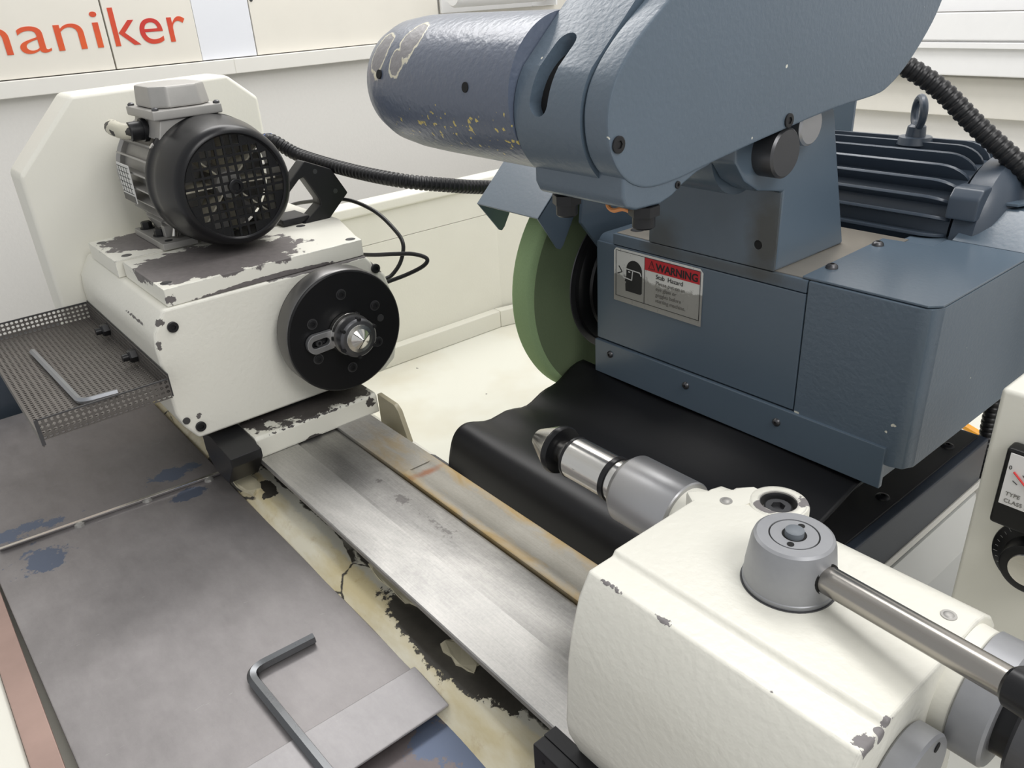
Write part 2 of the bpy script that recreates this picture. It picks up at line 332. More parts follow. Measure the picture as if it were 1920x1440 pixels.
def build(name, g, mat, parent=None, bevel=0.0, seg=2, ang=35, smooth=True, kind=None, label=None, loc=None, cut=None):
    me = bpy.data.meshes.new(name)
    base = origin(parent) if parent else Vector(loc or (0, 0, 0))
    me.from_pydata([tuple(Vector(p) - base) for p in g.v], [], g.f)
    bm = bmesh.new(); bm.from_mesh(me)
    bmesh.ops.recalc_face_normals(bm, faces=bm.faces[:])
    if bevel > 0 and not cut:
        es = [e for e in bm.edges if len(e.link_faces) == 2 and e.calc_face_angle(0) > math.radians(30)]
        bmesh.ops.bevel(bm, geom=es, offset=bevel, segments=seg, profile=0.5, affect='EDGES', clamp_overlap=True)
    bm.to_mesh(me); bm.free()
    o = bpy.data.objects.new(name, me); COL.objects.link(o)
    if parent: o.parent = parent
    else: o.location = base
    if cut:
        cm = bpy.data.meshes.new('cut'); cm.from_pydata([tuple(Vector(p)) for p in cut.v], [], cut.f)
        bm = bmesh.new(); bm.from_mesh(cm); bmesh.ops.recalc_face_normals(bm, faces=bm.faces[:]); bm.to_mesh(cm); bm.free()
        co = bpy.data.objects.new('cut', cm); COL.objects.link(co)
        bpy.context.view_layer.update()
        md = o.modifiers.new('b', 'BOOLEAN'); md.operation = 'DIFFERENCE'; md.object = co; md.solver = 'EXACT'
        if bevel > 0:
            mb = o.modifiers.new('v', 'BEVEL'); mb.width = bevel; mb.segments = seg; mb.limit_method = 'ANGLE'; mb.angle_limit = math.radians(40)
        dg = bpy.context.evaluated_depsgraph_get(); dg.update()
        nm = bpy.data.meshes.new_from_object(o.evaluated_get(dg))
        o.modifiers.clear(); o.data = nm; nm.name = name; bpy.data.objects.remove(co); me = nm
    me.materials.clear(); me.materials.append(mat)
    if smooth:
        me.polygons.foreach_set('use_smooth', [True] * len(me.polygons)); me.set_sharp_from_angle(angle=math.radians(ang))
        if bevel > 0:
            wn = o.modifiers.new('weighted_normals', 'WEIGHTED_NORMAL'); wn.keep_sharp = True; wn.weight = 100
    if kind: o['kind'] = kind
    if label: o['label'] = label
    return o

def strip_caps(o, nmin=40):
    bm = bmesh.new(); bm.from_mesh(o.data)
    bmesh.ops.delete(bm, geom=[f for f in bm.faces if len(f.verts) > nmin], context='FACES'); bm.to_mesh(o.data); bm.free()
def thing(name, label, cat, loc, group=None):
    o = bpy.data.objects.new(name, None); COL.objects.link(o); o.location = loc; o.empty_display_size = 0.02
    o['label'] = label; o['category'] = cat
    if group: o['group'] = group
    return o
def tag(o, label, cat, group=None):
    o['label'] = label; o['category'] = cat
    if group: o['group'] = group
    return o

def spline(pts, per=10):
    pts = [Vector(p) for p in pts]; out = []
    q = [pts[0] * 2 - pts[1]] + pts + [pts[-1] * 2 - pts[-2]]
    for i in range(1, len(q) - 2):
        p0, p1, p2, p3 = q[i - 1:i + 3]
        for k in range(per):
            t = k / per
            out.append(0.5 * ((2 * p1) + (p2 - p0) * t + (2 * p0 - 5 * p1 + 4 * p2 - p3) * t * t + (3 * p1 - p0 - 3 * p2 + p3) * t ** 3))
    out.append(pts[-1]); return out
def resample(pts, step):
    out = [pts[0]]; acc = 0
    for a, b in zip(pts, pts[1:]):
        L = (b - a).length; d = step - acc
        while d <= L: out.append(a + (b - a) * (d / L)); d += step
        acc = (L - (d - step))
    return out
def arc(c, r, a0, a1, n):
    return [(c[0] + r * math.cos(math.radians(a0 + (a1 - a0) * i / n)), c[1] + r * math.sin(math.radians(a0 + (a1 - a0) * i / n))) for i in range(n + 1)]

def socket_screw(parent, p, d, r=0.006, h=0.006, mat=None, name='socket_screw'):
    p = Vector(p); d = Vector(d).normalized(); k = r * 0.52
    g = G().lathe(p, d, [(0, r), (h * 0.85, r), (h, r * 0.88), (h, r * 0.86)], 20)
    c = G().lathe(p + d * (h * 0.35), d, [(0, k), (h, k)], 6)
    return build(name, g, mat or M['black'], parent, cut=c)
def button_screw(parent, p, d, r=0.005, h=0.003, mat=None):
    p = Vector(p); d = Vector(d).normalized()
    g = G().lathe(p, d, [(0, r), (h * 0.5, r * 0.93), (h * 0.85, r * 0.7), (h, r * 0.5)], 18)
    c = G().lathe(p + d * (h * 0.3), d, [(0, r * 0.38), (h, r * 0.38)], 6)
    return build('button_screw', g, mat or M['gunmetal'], parent, cut=c)
def hex_bolt(parent, p, d, r=0.008, h=0.006, mat=None, washer=True, name='hex_bolt'):
    p = Vector(p); d = Vector(d).normalized(); g = G()
    if washer: g.lathe(p, d, [(0, r * 1.25), (h * 0.2, r * 1.25)], 20)
    g.lathe(p + d * (h * 0.2 if washer else 0), d, [(0, r), (h * 0.8, r), (h, r * 0.82)], 6, 0.3)
    return build(name, g, mat or M['black'], parent)

def text_mesh(name, body, size, mat, parent, loc, right, up, extrude=0.0004, align='LEFT', bold=0.0):
    cu = bpy.data.curves.new(name, 'FONT'); cu.body = body; cu.size = size; cu.extrude = extrude; cu.align_x = align; cu.offset = bold
    to = bpy.data.objects.new('tmp', cu); COL.objects.link(to); bpy.context.view_layer.update()
    me = bpy.data.meshes.new_from_object(to.evaluated_get(bpy.context.evaluated_depsgraph_get()))
    bpy.data.objects.remove(to)
    r = Vector(right); u = Vector(up).normalized(); nn = r.cross(u)
    mt = Matrix((r, u, nn)).transposed().to_4x4(); mt.translation = Vector(loc) - origin(parent)
    me.transform(mt); me.materials.clear(); me.materials.append(mat); me.name = name
    o = bpy.data.objects.new(name, me); COL.objects.link(o); o.parent = parent
    return o

# ================================================================== SETTING
build('floor', G().box(-2.1, 1.2, -1.0, 2.0, -1.0, -0.95), M['floor'], kind='structure')
build('wall_left', G().box(-2.0, -1.9, -1.0, 1.9, -0.95, 1.9), M['wall'], kind='structure')
build('wall_back', G().box(-1.9, 1.2, 1.8, 1.9, -0.95, 1.9), M['wall'], kind='structure')
t1 = build('trim_1', G().box(-1.9, -1.872, -0.6, 1.8, 0.363, 0.394), M['trunk'], bevel=0.002, kind='structure')
build('seam', G().box(-1.8722, -1.8717, 0.737, 0.739, 0.364, 0.3935), M['beige'], t1)
t2 = build('trim_2', G().box(-1.9, 1.2, 1.76, 1.8, 0.296, 0.359), M['white'], bevel=0.003, kind='structure')
build('trunk_lid', G().box(-1.86, 1.2, 1.755, 1.77, 0.362, 0.411), M['white'], t2, bevel=0.002)
build('cover_lip', G().box(-1.86, 1.2, 1.752, 1.77, 0.347, 0.3575), M['white'], t2, bevel=0.001)
build('trim_3', G().prism([(1.8, 0.295), (1.785, 0.29), (1.78, 0.216), (1.8, 0.213)], 'x', -1.87, 1.2), M['beige'], bevel=0.002, kind='structure')
build('trim_4', G().box(-1.87, 1.2, 1.79, 1.8, 0.412, 0.9), M['white'], kind='structure')

# sign boards on the left wall, standing on the trunking
sb = thing('sign_board', 'ivory wall sign boards with large red lettering above the white trunking', 'sign', (-1.895, 0.4, 0.394))
build('board', G().box(-1.898, -1.882, -0.45, 0.489, 0.396, 0.70), M['board'], sb, bevel=0.001)
build('board', G().box(-1.898, -1.882, 0.492, 0.672, 0.396, 0.70), M['board'], sb, bevel=0.001)
text_mesh('lettering', 'Mechani', 0.106, M['letters'], sb, (-1.8815, 0.4875, 0.4385), (0, 1.36, 0), (0, 0, 1), align='RIGHT', bold=-0.0006)
text_mesh('lettering', 'ker', 0.106, M['letters'], sb, (-1.8815, 0.4935, 0.4385), (0, 1.10, 0), (0, 0, 1), bold=-0.0002)
wp = build('wall_panel', G().box(-1.897, -1.886, 0.674, 0.80, 0.396, 0.75), M['board_blue'], bevel=0.001)
tag(wp, 'plain cool white panel right of the red lettered sign', 'panel')
wp = build('wall_panel', G().box(-1.897, -1.888, 0.803, 1.315, 0.396, 0.75), M['board'], bevel=0.001)
tag(wp, 'wide blank cream panel between the cool white panel and the blue cylinder', 'panel')
wp2 = build('wall_panel', G().box(-1.897, -1.888, 1.325, 1.79, 0.396, 0.75), M['board'], bevel=0.001)
tag(wp2, 'cream panel behind the top of the blue spindle cylinder', 'panel')
button_screw(wp, (-1.888, 0.79 + 0.02, 0.51), (1, 0, 0), 0.004, 0.002)
lb = thing('wall_lamp', 'rounded white wall tube fitting above the blue spindle cylinder', 'lamp', (-1.80, 1.5, 0.47))
build('tube_cover', G().lathe((-1.80, 1.30, 0.498), (0, 1, 0), [(0, 0.028), (0.006, 0.033), (0.31, 0.033), (0.318, 0.028)], 28), M['white'], lb)
build('end_bracket', G().box(-1.886, -1.775, 1.63, 1.635, 0.455, 0.56), M['white'], lb)
build('mount_plate', G().box(-1.887, -1.875, 1.32, 1.72, 0.452, 0.56), M['white'], lb, bevel=0.002)

# coolant tray and its cream guard panel
tr = thing('coolant_tray', 'cream painted coolant tray with low guard wall behind the table', 'tray', (-0.9, 1.0, -0.22))
build('tray_floor', G().box(-1.40, -0.19, 0.47, 1.62, -0.228, -0.213), M['cream_tray'], tr)
build('guard_panel', G().box(-1.42, -1.40, 0.56, 1.085, -0.22, 0.052), M['cream_plain'], tr)
build('guard_top', G().box(-1.42, -1.401, 0.56, 1.085, 0.053, 0.115), M['cream_plain'], tr)
build('top_rail', G().box(-1.44, -1.392, 0.56, 1.5, 0.115, 0.137), M['cream_plain'], tr, bevel=0.005, seg=3)
build('angled_panel', G().prism([(-1.42, 1.085), (-1.40, 1.085), (-1.28, 1.62), (-1.30, 1.62)], 'z', -0.22, 0.115), M['cream_plain'], tr)
build('foot_rail', G().prism([(0.56, -0.213), (0.56, -0.172), (1.06, -0.172), (1.06, -0.213)], 'x', -1.40, -1.375), M['cream'], tr, bevel=0.003)
build('foot_rail', G().prism([(-1.40, 1.06), (-1.375, 1.06), (-1.345, 1.2), (-1.37, 1.2)], 'z', -0.213, -0.172), M['cream'], tr, bevel=0.003)

# ================================================================== MACHINE BED, COVERS, TABLE
bed = thing('machine_bed', 'cream machine bed with peeling paint trough beside the steel table', 'machine bed', (-0.6, 0.2, -0.95))
build('bed_body', G().box(-1.38, 0.3, -0.04, 0.40, -0.95, -0.09), M['cream_plain'], bed, bevel=0.004)
build('bed_apron', G().box(-1.3, 0.3, -0.12, -0.046, -0.95, -0.062), M['cream'], bed, bevel=0.003)
gt = G(); NX = 150; prof = [(0.236, -0.075), (0.247, -0.064), (0.2545, -0.056), (0.263, -0.0475), (0.268, -0.0478), (0.285, -0.0470), (0.300, -0.046), (0.318, -0.044), (0.335, -0.02)]
vv = []; ff = []
for i in range(NX + 1):
    x = -1.25 + 1.45 * i / NX
    for (y, z) in prof: vv.append((x, y, z + 0.0012 * math.sin(x * 41 + y * 90)))
for i in range(NX):
    for j in range(len(prof) - 1):
        a = i * len(prof) + j; ff.append((a, a + 1, a + 1 + len(prof), a + len(prof)))
nv = len(vv)
vv2 = [(x, y, z - 0.02) for (x, y, z) in vv]
ff2 = [tuple(i + nv for i in f[::-1]) for f in ff]
gt.add(vv + vv2, ff + ff2)
build('paint_trough', gt, M['trough'], bed, ang=80, label='yellowed cream trough with cracked and flaking paint')
def flake(cx, cy, pts, z=-0.0475):
    rp = []
    for (a, b), (c, d) in zip(pts, pts[1:] + pts[:1]):
        rp.append((a, b))
        for t in (0.33, 0.66): rp.append((a + (c - a) * t + random.uniform(-.0022, .0022), b + (d - b) * t + random.uniform(-.0022, .0022)))
    pts = rp; n = len(pts); top = [(cx + a, cy + b, z + 0.0022 + 0.0008 * ((i * 7) % 3)) for i, (a, b) in enumerate(pts)]
    bot = [(x, y, z - 0.001) for x, y, zz in top]
    build('paint_flake', G().loft(bot, top), M['cream_base'] if 0 else M['flake'], bed, smooth=False)
M['flake'] = plain('loose_paint_flake', srgb(208, 200, 172), 0.5, 0, 0.15, 60)
flake(-0.885, 0.262, [(-.03, -.012), (.0, -.014), (.028, -.008), (.02, .006), (-.005, .012), (-.028, .006)])
flake(-0.47, 0.287, [(-.02, -.006), (.01, -.01), (.03, -.004), (.026, .008), (.0, .011), (-.018, .004)])
flake(-0.59, 0.295, [(-.05, -.004), (-.01, -.008), (.03, -.008), (.045, .001), (.02, .006), (-.03, .005)])

def cover(label, prof, z0, z1, mat, extra=None):
    o = build('cover_plate', G().prism(prof, 'z', z0, z1), mat, loc=(prof[0][0], prof[0][1], z0), bevel=0.0015)
    return tag(o, label, 'cover plate', 'sliding steel covers in front of the table')
cover('large worn grey steel cover plate in the foreground under the dark hex key', [(-0.985, -0.023), (-0.478, -0.013), (-0.478, 0.240), (-0.474, 0.251), (-0.499, 0.2515), (-0.965, 0.2495)], -0.063, -0.06, M['cover'])
c2 = cover('grey steel cover plate under the perforated tray, lapped over the large one', [(-1.36, -0.023), (-0.98, -0.01), (-0.956, 0.2495), (-1.36, 0.2495)], -0.0598, -0.0555, M['cover_far'])
for (a, b) in ((-0.962, 0.232), (-0.972, 0.155), (-0.976, 0.075)):
    build('tack_weld', G().lathe((a + 0.006, b, -0.061), (0, 0, 1), [(0, 0.007), (0.004, 0.006), (0.0055, 0.003)], 9), M['alu'], c2)
build('lap_edge', G().loft([(-0.981, -0.01, -0.0555), (-0.977, -0.01, -0.0555), (-0.977, -0.01, -0.0545), (-0.981, -0.01, -0.0545)], [(-0.9585, 0.2485, -0.0555), (-0.9545, 0.2485, -0.0555), (-0.9545, 0.2485, -0.0545), (-0.9585, 0.2485, -0.0545)]), M['steel'], c2)
cover('narrow bright scraped steel plate across the bottom edge of the cover', [(-0.4995, -0.013), (-0.436, -0.01), (-0.436, 0.2515), (-0.494, 0.254)], -0.0599, -0.057, M['cover_bright'])
cover('cover plate with peeling blue paint at the bottom of the picture', [(-0.475, -0.02), (-0.10, -0.02), (-0.10, 0.2465), (-0.475, 0.248)], -0.074, -0.0695, M['cover_blue'])
ws = build('wiper_strip', G().box(-1.05, 0.1, -0.046, -0.0235, -0.064, -0.057), M['strip_red'], loc=(-0.5, -0.03, -0.064), bevel=0.001)
tag(ws, 'reddish brown stained strip along the left edge of the steel cover', 'strip')
be = build('end_bar', G().box(-1.46, -1.385, -0.12, 0.30, -0.09, 0.012), M['blue_motor'], loc=(-1.42, 0.1, -0.09), bevel=0.004)
tag(be, 'dark blue steel bar at the far end of the bed under the perforated tray', 'bar')
rl = build('rubber_lip', G().box(-1.56, -1.47, -0.15, 0.33, -0.0, 0.012), M['rubber'], loc=(-1.5, 0.1, 0.0), bevel=0.004)
tag(rl, 'thin black rubber lip at the left picture edge behind the perforated tray', 'rubber lip')

tb = thing('work_table', 'long ground steel grinder table with three parallel ways', 'table', (-0.6, 0.35, -0.1))
build('table_body', G().box(-1.35, 0.05, 0.305, 0.428, -0.12, -0.006), M['dark'], tb)
build('front_way', G().prism([(0.2715, -0.006), (0.2715, -0.0012), (0.2725, 0.0), (0.3225, 0.0), (0.3230, -0.006)], 'x', -1.35, 0.05), M['way'], tb)
build('middle_way', G().prism([(0.3236, -0.006), (0.3236, -0.0022), (0.327, -0.0016), (0.374, -0.0016), (0.3778, -0.0028), (0.3778, -0.006)], 'x', -1.35, 0.05), M['way_mid'], tb)
build('rear_way', G().prism([(0.3795, -0.006), (0.3795, 0.0012), (0.3805, 0.0018), (0.390, 0.0018), (0.393, 0.0004), (0.416, 0.0004), (0.419, 0.0018), (0.4275, 0.0018), (0.4285, 0.001), (0.4285, -0.006)], 'x', -0.70, 0.05), M['way_rust'], tb, label='rust stained rear way with a shallow gutter')
build('rear_way', G().prism([(0.3795, -0.006), (0.3795, 0.0012), (0.3805, 0.0018), (0.4275, 0.0018), (0.4285, 0.001), (0.4285, -0.006)], 'x', -1.35, -0.70), M['way_rust'], tb)
build('rear_ledge', G().prism([(0.4285, -0.12), (0.4285, -0.012), (0.44, -0.03), (0.462, -0.034), (0.466, -0.04), (0.466, -0.12)], 'x', -1.35, 0.05), paint('peeling_ledge', CREAM, srgb(82, 80, 80), edge=0.3, blobs=[((-0.72, 0.455, -0.034), (0.075, 0.03, 0.02))], rough=0.35), tb)

# ================================================================== HEADSTOCK
hs = thing('headstock', 'cream workhead casting with chipped edges and a black faceplate', 'headstock', (-1.0, 0.35, 0.0))
build('base', G().prism([(-1.30, 0.0), (-0.855, 0.0), (-0.857, 0.024), (-0.8605, 0.0275), (-1.30, 0.0275)], 'y', 0.272, 0.4430), M['cream_base'], hs, bevel=0.0015, label='worn cream base pad with bare dark steel patches')
build('gusset', G().prism([(-0.857, 0.026), (-0.815, 0.0245), (-0.806, 0.018), (-0.788, -0.022), (-0.80, -0.03), (-0.857, -0.03)], 'y', 0.4435, 0.4505), M['web_dirty'], hs, bevel=0.0012)
build('clamp_block', G().prism([(-0.932, -0.002), (-0.932, 0.022), (-0.90, 0.030), (-0.838, 0.0235), (-0.838, 0.012), (-0.868, -0.024), (-0.91, -0.024)], 'y', 0.232, 0.2710), M['black'], hs, bevel=0.0015, label='black steel clamp block at the base corner')
build('swivel_ring', G().lathe((-1.03, 0.352, 0.027), (0, 0, 1), [(0, 0.125), (0.012, 0.125)], 48), M['dark'], hs)
body = [(0.2185, 0.037), (0.205, 0.058), (0.199, 0.077), (0.1965, 0.158), (0.199, 0.179), (0.215, 0.2035), (0.473, 0.2035), (0.4985, 0.171), (0.504, 0.150), (0.504, 0.077), (0.497, 0.050), (0.478, 0.0365)]
gb = G().prism(body, 'x', -1.21, -0.89)
build('body', gb, M['cream_head'], hs, bevel=0.004, seg=3)
mp = [(-1.18, 0.214), (-1.043, 0.214), (-1.043, 0.216), (-1.036, 0.2205), (-0.8915, 0.2205), (-0.8915, 0.4735), (-0.925, 0.4735), (-1.01, 0.505), (-1.18, 0.505)]
build('mounting_plate', G().prism([(p[0], p[1]) for p in [(-1.178, 0.214), (-1.052, 0.214), (-1.052, 0.50), (-1.178, 0.50)]], 'z', 0.2036, 0.2252), M['cream_plate'], hs, bevel=0.0012, label='rear mounting plate with paint worn to dark metal')
build('mounting_plate', G().prism([(-1.047, 0.2215), (-0.8925, 0.2215), (-0.8925, 0.4725), (-0.915, 0.4765), (-1.012, 0.505), (-1.047, 0.505)], 'z', 0.2036, 0.2245), M['cream_plate'], hs, bevel=0.0012, label='front mounting plate with large bare dark patch')
for p in ((-1.160, 0.227, 0.2252), (-1.068, 0.233, 0.2252), (-0.915, 0.232, 0.2245), (-0.905, 0.463, 0.2245), (-1.02, 0.45, 0.2245)):
    build('flush_screw', G().lathe(p, (0, 0, 1), [(0, 0.0065), (0.0004, 0.006), (0.0004, 0.0045), (0.0001, 0.0035)], 18), M['gunmetal'], hs)
for p in ((-0.89, 0.2205, 0.1815), (-0.89, 0.2225, 0.0525), (-0.89, 0.4845, 0.1835)):
    socket_screw(hs, p, (1, 0, 0), 0.0062, 0.003)
build('plug', G().cyl((-0.891, 0.2085, 0.0655), (-0.8885, 0.2085, 0.0655), 0.0042), M['gunmetal'], hs)
fp = (-0.889, 0.409, 0.130)
fpo = build('faceplate', G().lathe(fp, (1, 0, 0), [(0, 0.062), (0.012, 0.064), (0.012, 0.0775), (0.0395, 0.0785), (0.0425, 0.0775), (0.0435, 0.0758)], 72), M['blackface'], hs, ang=30)
fx = -0.8455
build('rim_band', G().lathe((fx - 0.028, fp[1], fp[2]), (1, 0, 0), [(0, 0.0786), (0.0005, 0.0790), (0.024, 0.0790), (0.0255, 0.0782), (0.0268, 0.0772)], 72), M['rim'], fpo, label='bare turned steel rim')
for a in (90, 27, -33, -90, -152, 152):
    ra = math.radians(a); q = (fx, fp[1] + 0.049 * math.cos(ra), fp[2] + 0.049 * math.sin(ra))
    build('counterbore', G().lathe((fx - 0.002, q[1], q[2]), (1, 0, 0), [(0, 0.0068), (0.0024, 0.0068)], 20), M['gunmetal'], fpo)
    socket_screw(fpo, (fx + 0.0002, q[1], q[2]), (1, 0, 0), 0.0052, 0.0018, M['black'])
build('dowel', G().cyl((fx, fp[1] + 0.049, fp[2] + 0.004), (fx + 0.0008, fp[1] + 0.049, fp[2] + 0.004), 0.0048), M['gunmetal'], fpo)
# driving arm: slotted bar plus clamping ring and collet nose
dr = thing('driving_dog', 'small slotted steel driver arm and collet nose on the black faceplate', 'driver', (fx, fp[1], fp[2]))
arm = [(fp[1] - 0.02, fp[2] + 0.011)] + [(a, b) for a, b in arc((fp[1] - 0.045, fp[2] - 0.001), 0.0125, 95, 265, 12)] + [(fp[1] - 0.02, fp[2] - 0.012)]
sl = arc((fp[1] - 0.0465, fp[2] - 0.001), 0.005, 90, 270, 8) + arc((fp[1] - 0.033, fp[2] - 0.0005), 0.005, -90, 90, 8)
build('slotted_arm', G().prism(arm, 'x', fx + 0.001, fx + 0.008), M['zinc'], dr, bevel=0.0008, cut=G().prism(sl, 'x', fx - 0.01, fx + 0.02))
socket_screw(dr, (fx + 0.001, fp[1] - 0.0415, fp[2] - 0.001), (1, 0, 0), 0.0044, 0.006, M['gunmetal'])
build('clamp_ring', G().lathe((fx + 0.001, fp[1], fp[2]), (1, 0, 0), [(0, 0.0255), (0.008, 0.0265), (0.0085, 0.0262), (0.0145, 0.0262)], 40), M['steel'], dr)
cn = build('collet_nut', G().lathe((fx + 0.0155, fp[1], fp[2]), (1, 0, 0), [(0, 0.0245), (0.014, 0.0245), (0.0165, 0.0225), (0.0170, 0.0215)], 40), M['gunmetal'], dr)
for k in range(6):
    a = k * PI / 3 + 0.4; cy, cz = fp[1] + 0.0242 * math.cos(a), fp[2] + 0.0242 * math.sin(a)
    build('notch', G().lathe((fx + 0.026, cy, cz), (1, 0, 0), [(0, 0.0022), (0.0072, 0.0022)], 8), M['dark'], cn)
co = build('collet', G().lathe((fx + 0.0320, fp[1], fp[2]), (1, 0, 0), [(0, 0.0178), (0.001, 0.0172), (0.002, 0.0125), (0.010, 0.0012)], 40), M['steel'], dr, ang=20)
for k in range(3):
    a = math.radians(90 + 42 + 120 * k)
    d = Vector((0, math.cos(a), math.sin(a))); o = Vector((fx + 0.0424, fp[1], fp[2])); e = Vector((fx + 0.0338, fp[1], fp[2])) + d * 0.0128
    build('slit', G().tube([o, e], 0.0005, 6), M['dark'], co)
socket_screw(dr, (fx + 0.0075, fp[1] + 0.014, fp[2] + 0.0222), (0, 0.55, 0.83), 0.003, 0.0016)

# belt cover behind the motor
bc = thing('belt_cover', 'large cream upright cover plate with cut corners behind the small motor', 'cover', (-1.22, 0.33, 0.03))
outl = [(0.164, 0.05), (0.164, 0.3175), (0.2501, 0.4075), (0.4621, 0.4116), (0.5037, 0.3761), (0.5037, 0.05)]
build('shell', G().prism(outl, 'x', -1.282, -1.2105), M['cream_plain'], bc, bevel=0.006, seg=3)

# perforated tray on the side of the headstock
def perf(g, O, U, V, nu, nv, pitch, hr, n=6):
    """sheet of nu x nv square cells, each with one round hole"""
    O, U, V = Vector(O), Vector(U).normalized(), Vector(V).normalized()
    idx = {}; v = []; f = []
    def key(i, j):
        if (i, j) not in idx: idx[(i, j)] = len(v); v.append(O + U * (i * pitch / 2) + V * (j * pitch / 2))
        return idx[(i, j)]
    for a in range(nu):
        for b in range(nv):
            ring = [(0, 0), (1, 0), (2, 0), (2, 1), (2, 2), (1, 2), (0, 2), (0, 1)]
            c = O + U * ((a + .5) * pitch) + V * ((b + .5) * pitch)
            outer = [key(2 * a + i, 2 * b + j) for i, j in ring]; inner = []
            for i, j in ring:
                d = (U * (i - 1) + V * (j - 1)).normalized() * hr
                inner.append(len(v)); v.append(c + d)
            for k in range(8): f.append((outer[k], outer[(k + 1) % 8], inner[(k + 1) % 8], inner[k]))
    g.add(v, f)
def solid(o, th):
    md = o.modifiers.new('thickness', 'SOLIDIFY'); md.thickness = th; md.offset = 0
pt = thing('perforated_tray', 'perforated steel tool tray bolted to the side of the cream headstock', 'tray', (-1.07, 0.13, 0.1))
pit = 0.0058; tx0 = -1.2085; tz = 0.1135
NUx = 59
gp = G(); perf(gp, (tx0, 0.062, tz), (1, 0, 0), (0, 1, 0), NUx, 23, pit, 0.0019)
solid(build('tray_floor', gp, M['perf'], pt, smooth=False, kind='stuff'), 0.0012)
x1 = tx0 + NUx * pit; y1 = 0.062 + 23 * pit
gp = G(); perf(gp, (x1, 0.062, tz - 0.0035), (0, 1, 0), (0, 0, 1), 23, 4, pit, 0.0021)
solid(build('front_flange', gp, M['perf'], pt, smooth=False, kind='stuff'), 0.0012)
gp = G(); perf(gp, (tx0, 0.062, tz), (0, 1, 0), (0, 0, 1), 23, 4, pit, 0.0021)
solid(build('back_flange', gp, M['perf'], pt, smooth=False, kind='stuff'), 0.0012)
gp = G(); perf(gp, (tx0, y1, tz), (1, 0, 0), (0, 0, 1), NUx, 4, pit, 0.0019)
solid(build('side_flange', gp, M['perf'], pt, smooth=False, kind='stuff'), 0.0012)
build('floor_lip', G().box(tx0, x1, 0.0605, 0.062, tz - 0.011, tz + 0.0005), M['perf'], pt)
build('corner_edge', G().box(x1 - 0.001, x1 + 0.0015, 0.0598, 0.0635, tz - 0.009, tz + 0.0205), M['gunmetal'], pt)
build('back_rim', G().box(tx0 - 0.001, tx0 + 0.001, 0.062, y1, tz + 0.0225, tz + 0.0242), M['gunmetal'], pt)
build('front_rim', G().box(x1 - 0.001, x1 + 0.001, 0.062, y1, tz + 0.0192, tz + 0.0205), M['gunmetal'], pt)
build('side_bracket', G().box(tx0, x1 + 0.001, y1 + 0.0005, y1 + 0.0015, tz - 0.002, tz + 0.026), M['gunmetal'], pt)
for bx in (-1.105, -0.985):
    hex_bolt(pt, (bx, y1 - 0.001, tz + 0.0125), (0, -1, 0), 0.0085, 0.009, M['black'], washer=False)
    build('bolt_thread', G().cyl((bx, y1 - 0.009, tz + 0.0125), (bx, y1 - 0.017, tz + 0.0125), 0.0045), M['black'], pt)

def hexkey(name, pts, r, mat, n=6, bend=0.012, loc=None):
    a, b, c = [Vector(p) for p in pts]
    u = (a - b).normalized(); w = (c - b).normalized()
    path = [a]
    for i in range(9):
        t = i / 8; p0 = b + u * bend; p2 = b + w * bend
        path.append(p0 * (1 - t) ** 2 + b * 2 * t * (1 - t) + p2 * t * t)
    path.append(c)
    return build(name, G().tube(path, r, n), mat, loc=loc or tuple(b), ang=28)
k1 = hexkey('hex_key', [(-1.118, 0.1035, 0.1185), (-0.912, 0.112, 0.1185), (-0.908, 0.150, 0.1185)], 0.0040, M['keychrome'])
tag(k1, 'bright L shaped hex key lying in the perforated tray', 'hex key')
k2 = hexkey('hex_key', [(-0.589, 0.199, -0.0543), (-0.592, 0.132, -0.0543), (-0.42, 0.139, -0.0543)], 0.0056, M['keydark'], bend=0.018)
tag(k2, 'large dark L shaped hex key lying on the grey cover plate in the foreground', 'hex key')

# headstock motor
my, mz = 0.348, 0.3065
hm = thing('electric_motor', 'small finned grey motor with a black slotted fan cowl on the headstock', 'motor', (-1.06, my, 0.2252))
build('stator', G().lathe((-1.172, my, mz), (1, 0, 0), [(0, 0.060), (0.006, 0.066), (0.15, 0.066)], 40), M['alu'], hm)
for k in range(26):
    a = math.radians(8 + k * 344 / 25 + 94)
    if 62 < math.degrees(a) % 360 < 118: continue
    if 244 < math.degrees(a) % 360 < 296: continue
    c, s = math.cos(a), math.sin(a); 
    g = G(); L = [(-1.168, 0.062), (-1.162, 0.0785), (-1.030, 0.0785), (-1.030, 0.062)]
    pr = [Vector((x, my + c * r, mz + s * r)) for x, r in L]; off = Vector((0, -s, c)) * 0.0011
    g.loft([p - off for p in pr], [p + off for p in pr])
    build('cooling_fin', g, M['alu'], hm)
build('end_shield', G().lathe((-1.187, my, mz), (1, 0, 0), [(0, 0.045), (0.004, 0.07), (0.018, 0.076), (0.022, 0.072)], 40), M['alu'], hm)
cw = build('fan_cowl', G().lathe((-1.034, my, mz), (1, 0, 0), [(0.0, 0.0770), (0.002, 0.0800), (0.012, 0.0800), (0.0135, 0.0788), (0.032, 0.0785), (0.038, 0.0780), (0.074, 0.0712), (0.081, 0.0688), (0.0845, 0.0655), (0.0852, 0.062), (0.0830, 0.0605), (0.0825, 0.0600), (0.0805, 0.0600), (0.069, 0.0640), (0.0, 0.0740)], 72), M['blacksatin'], hm, ang=40)
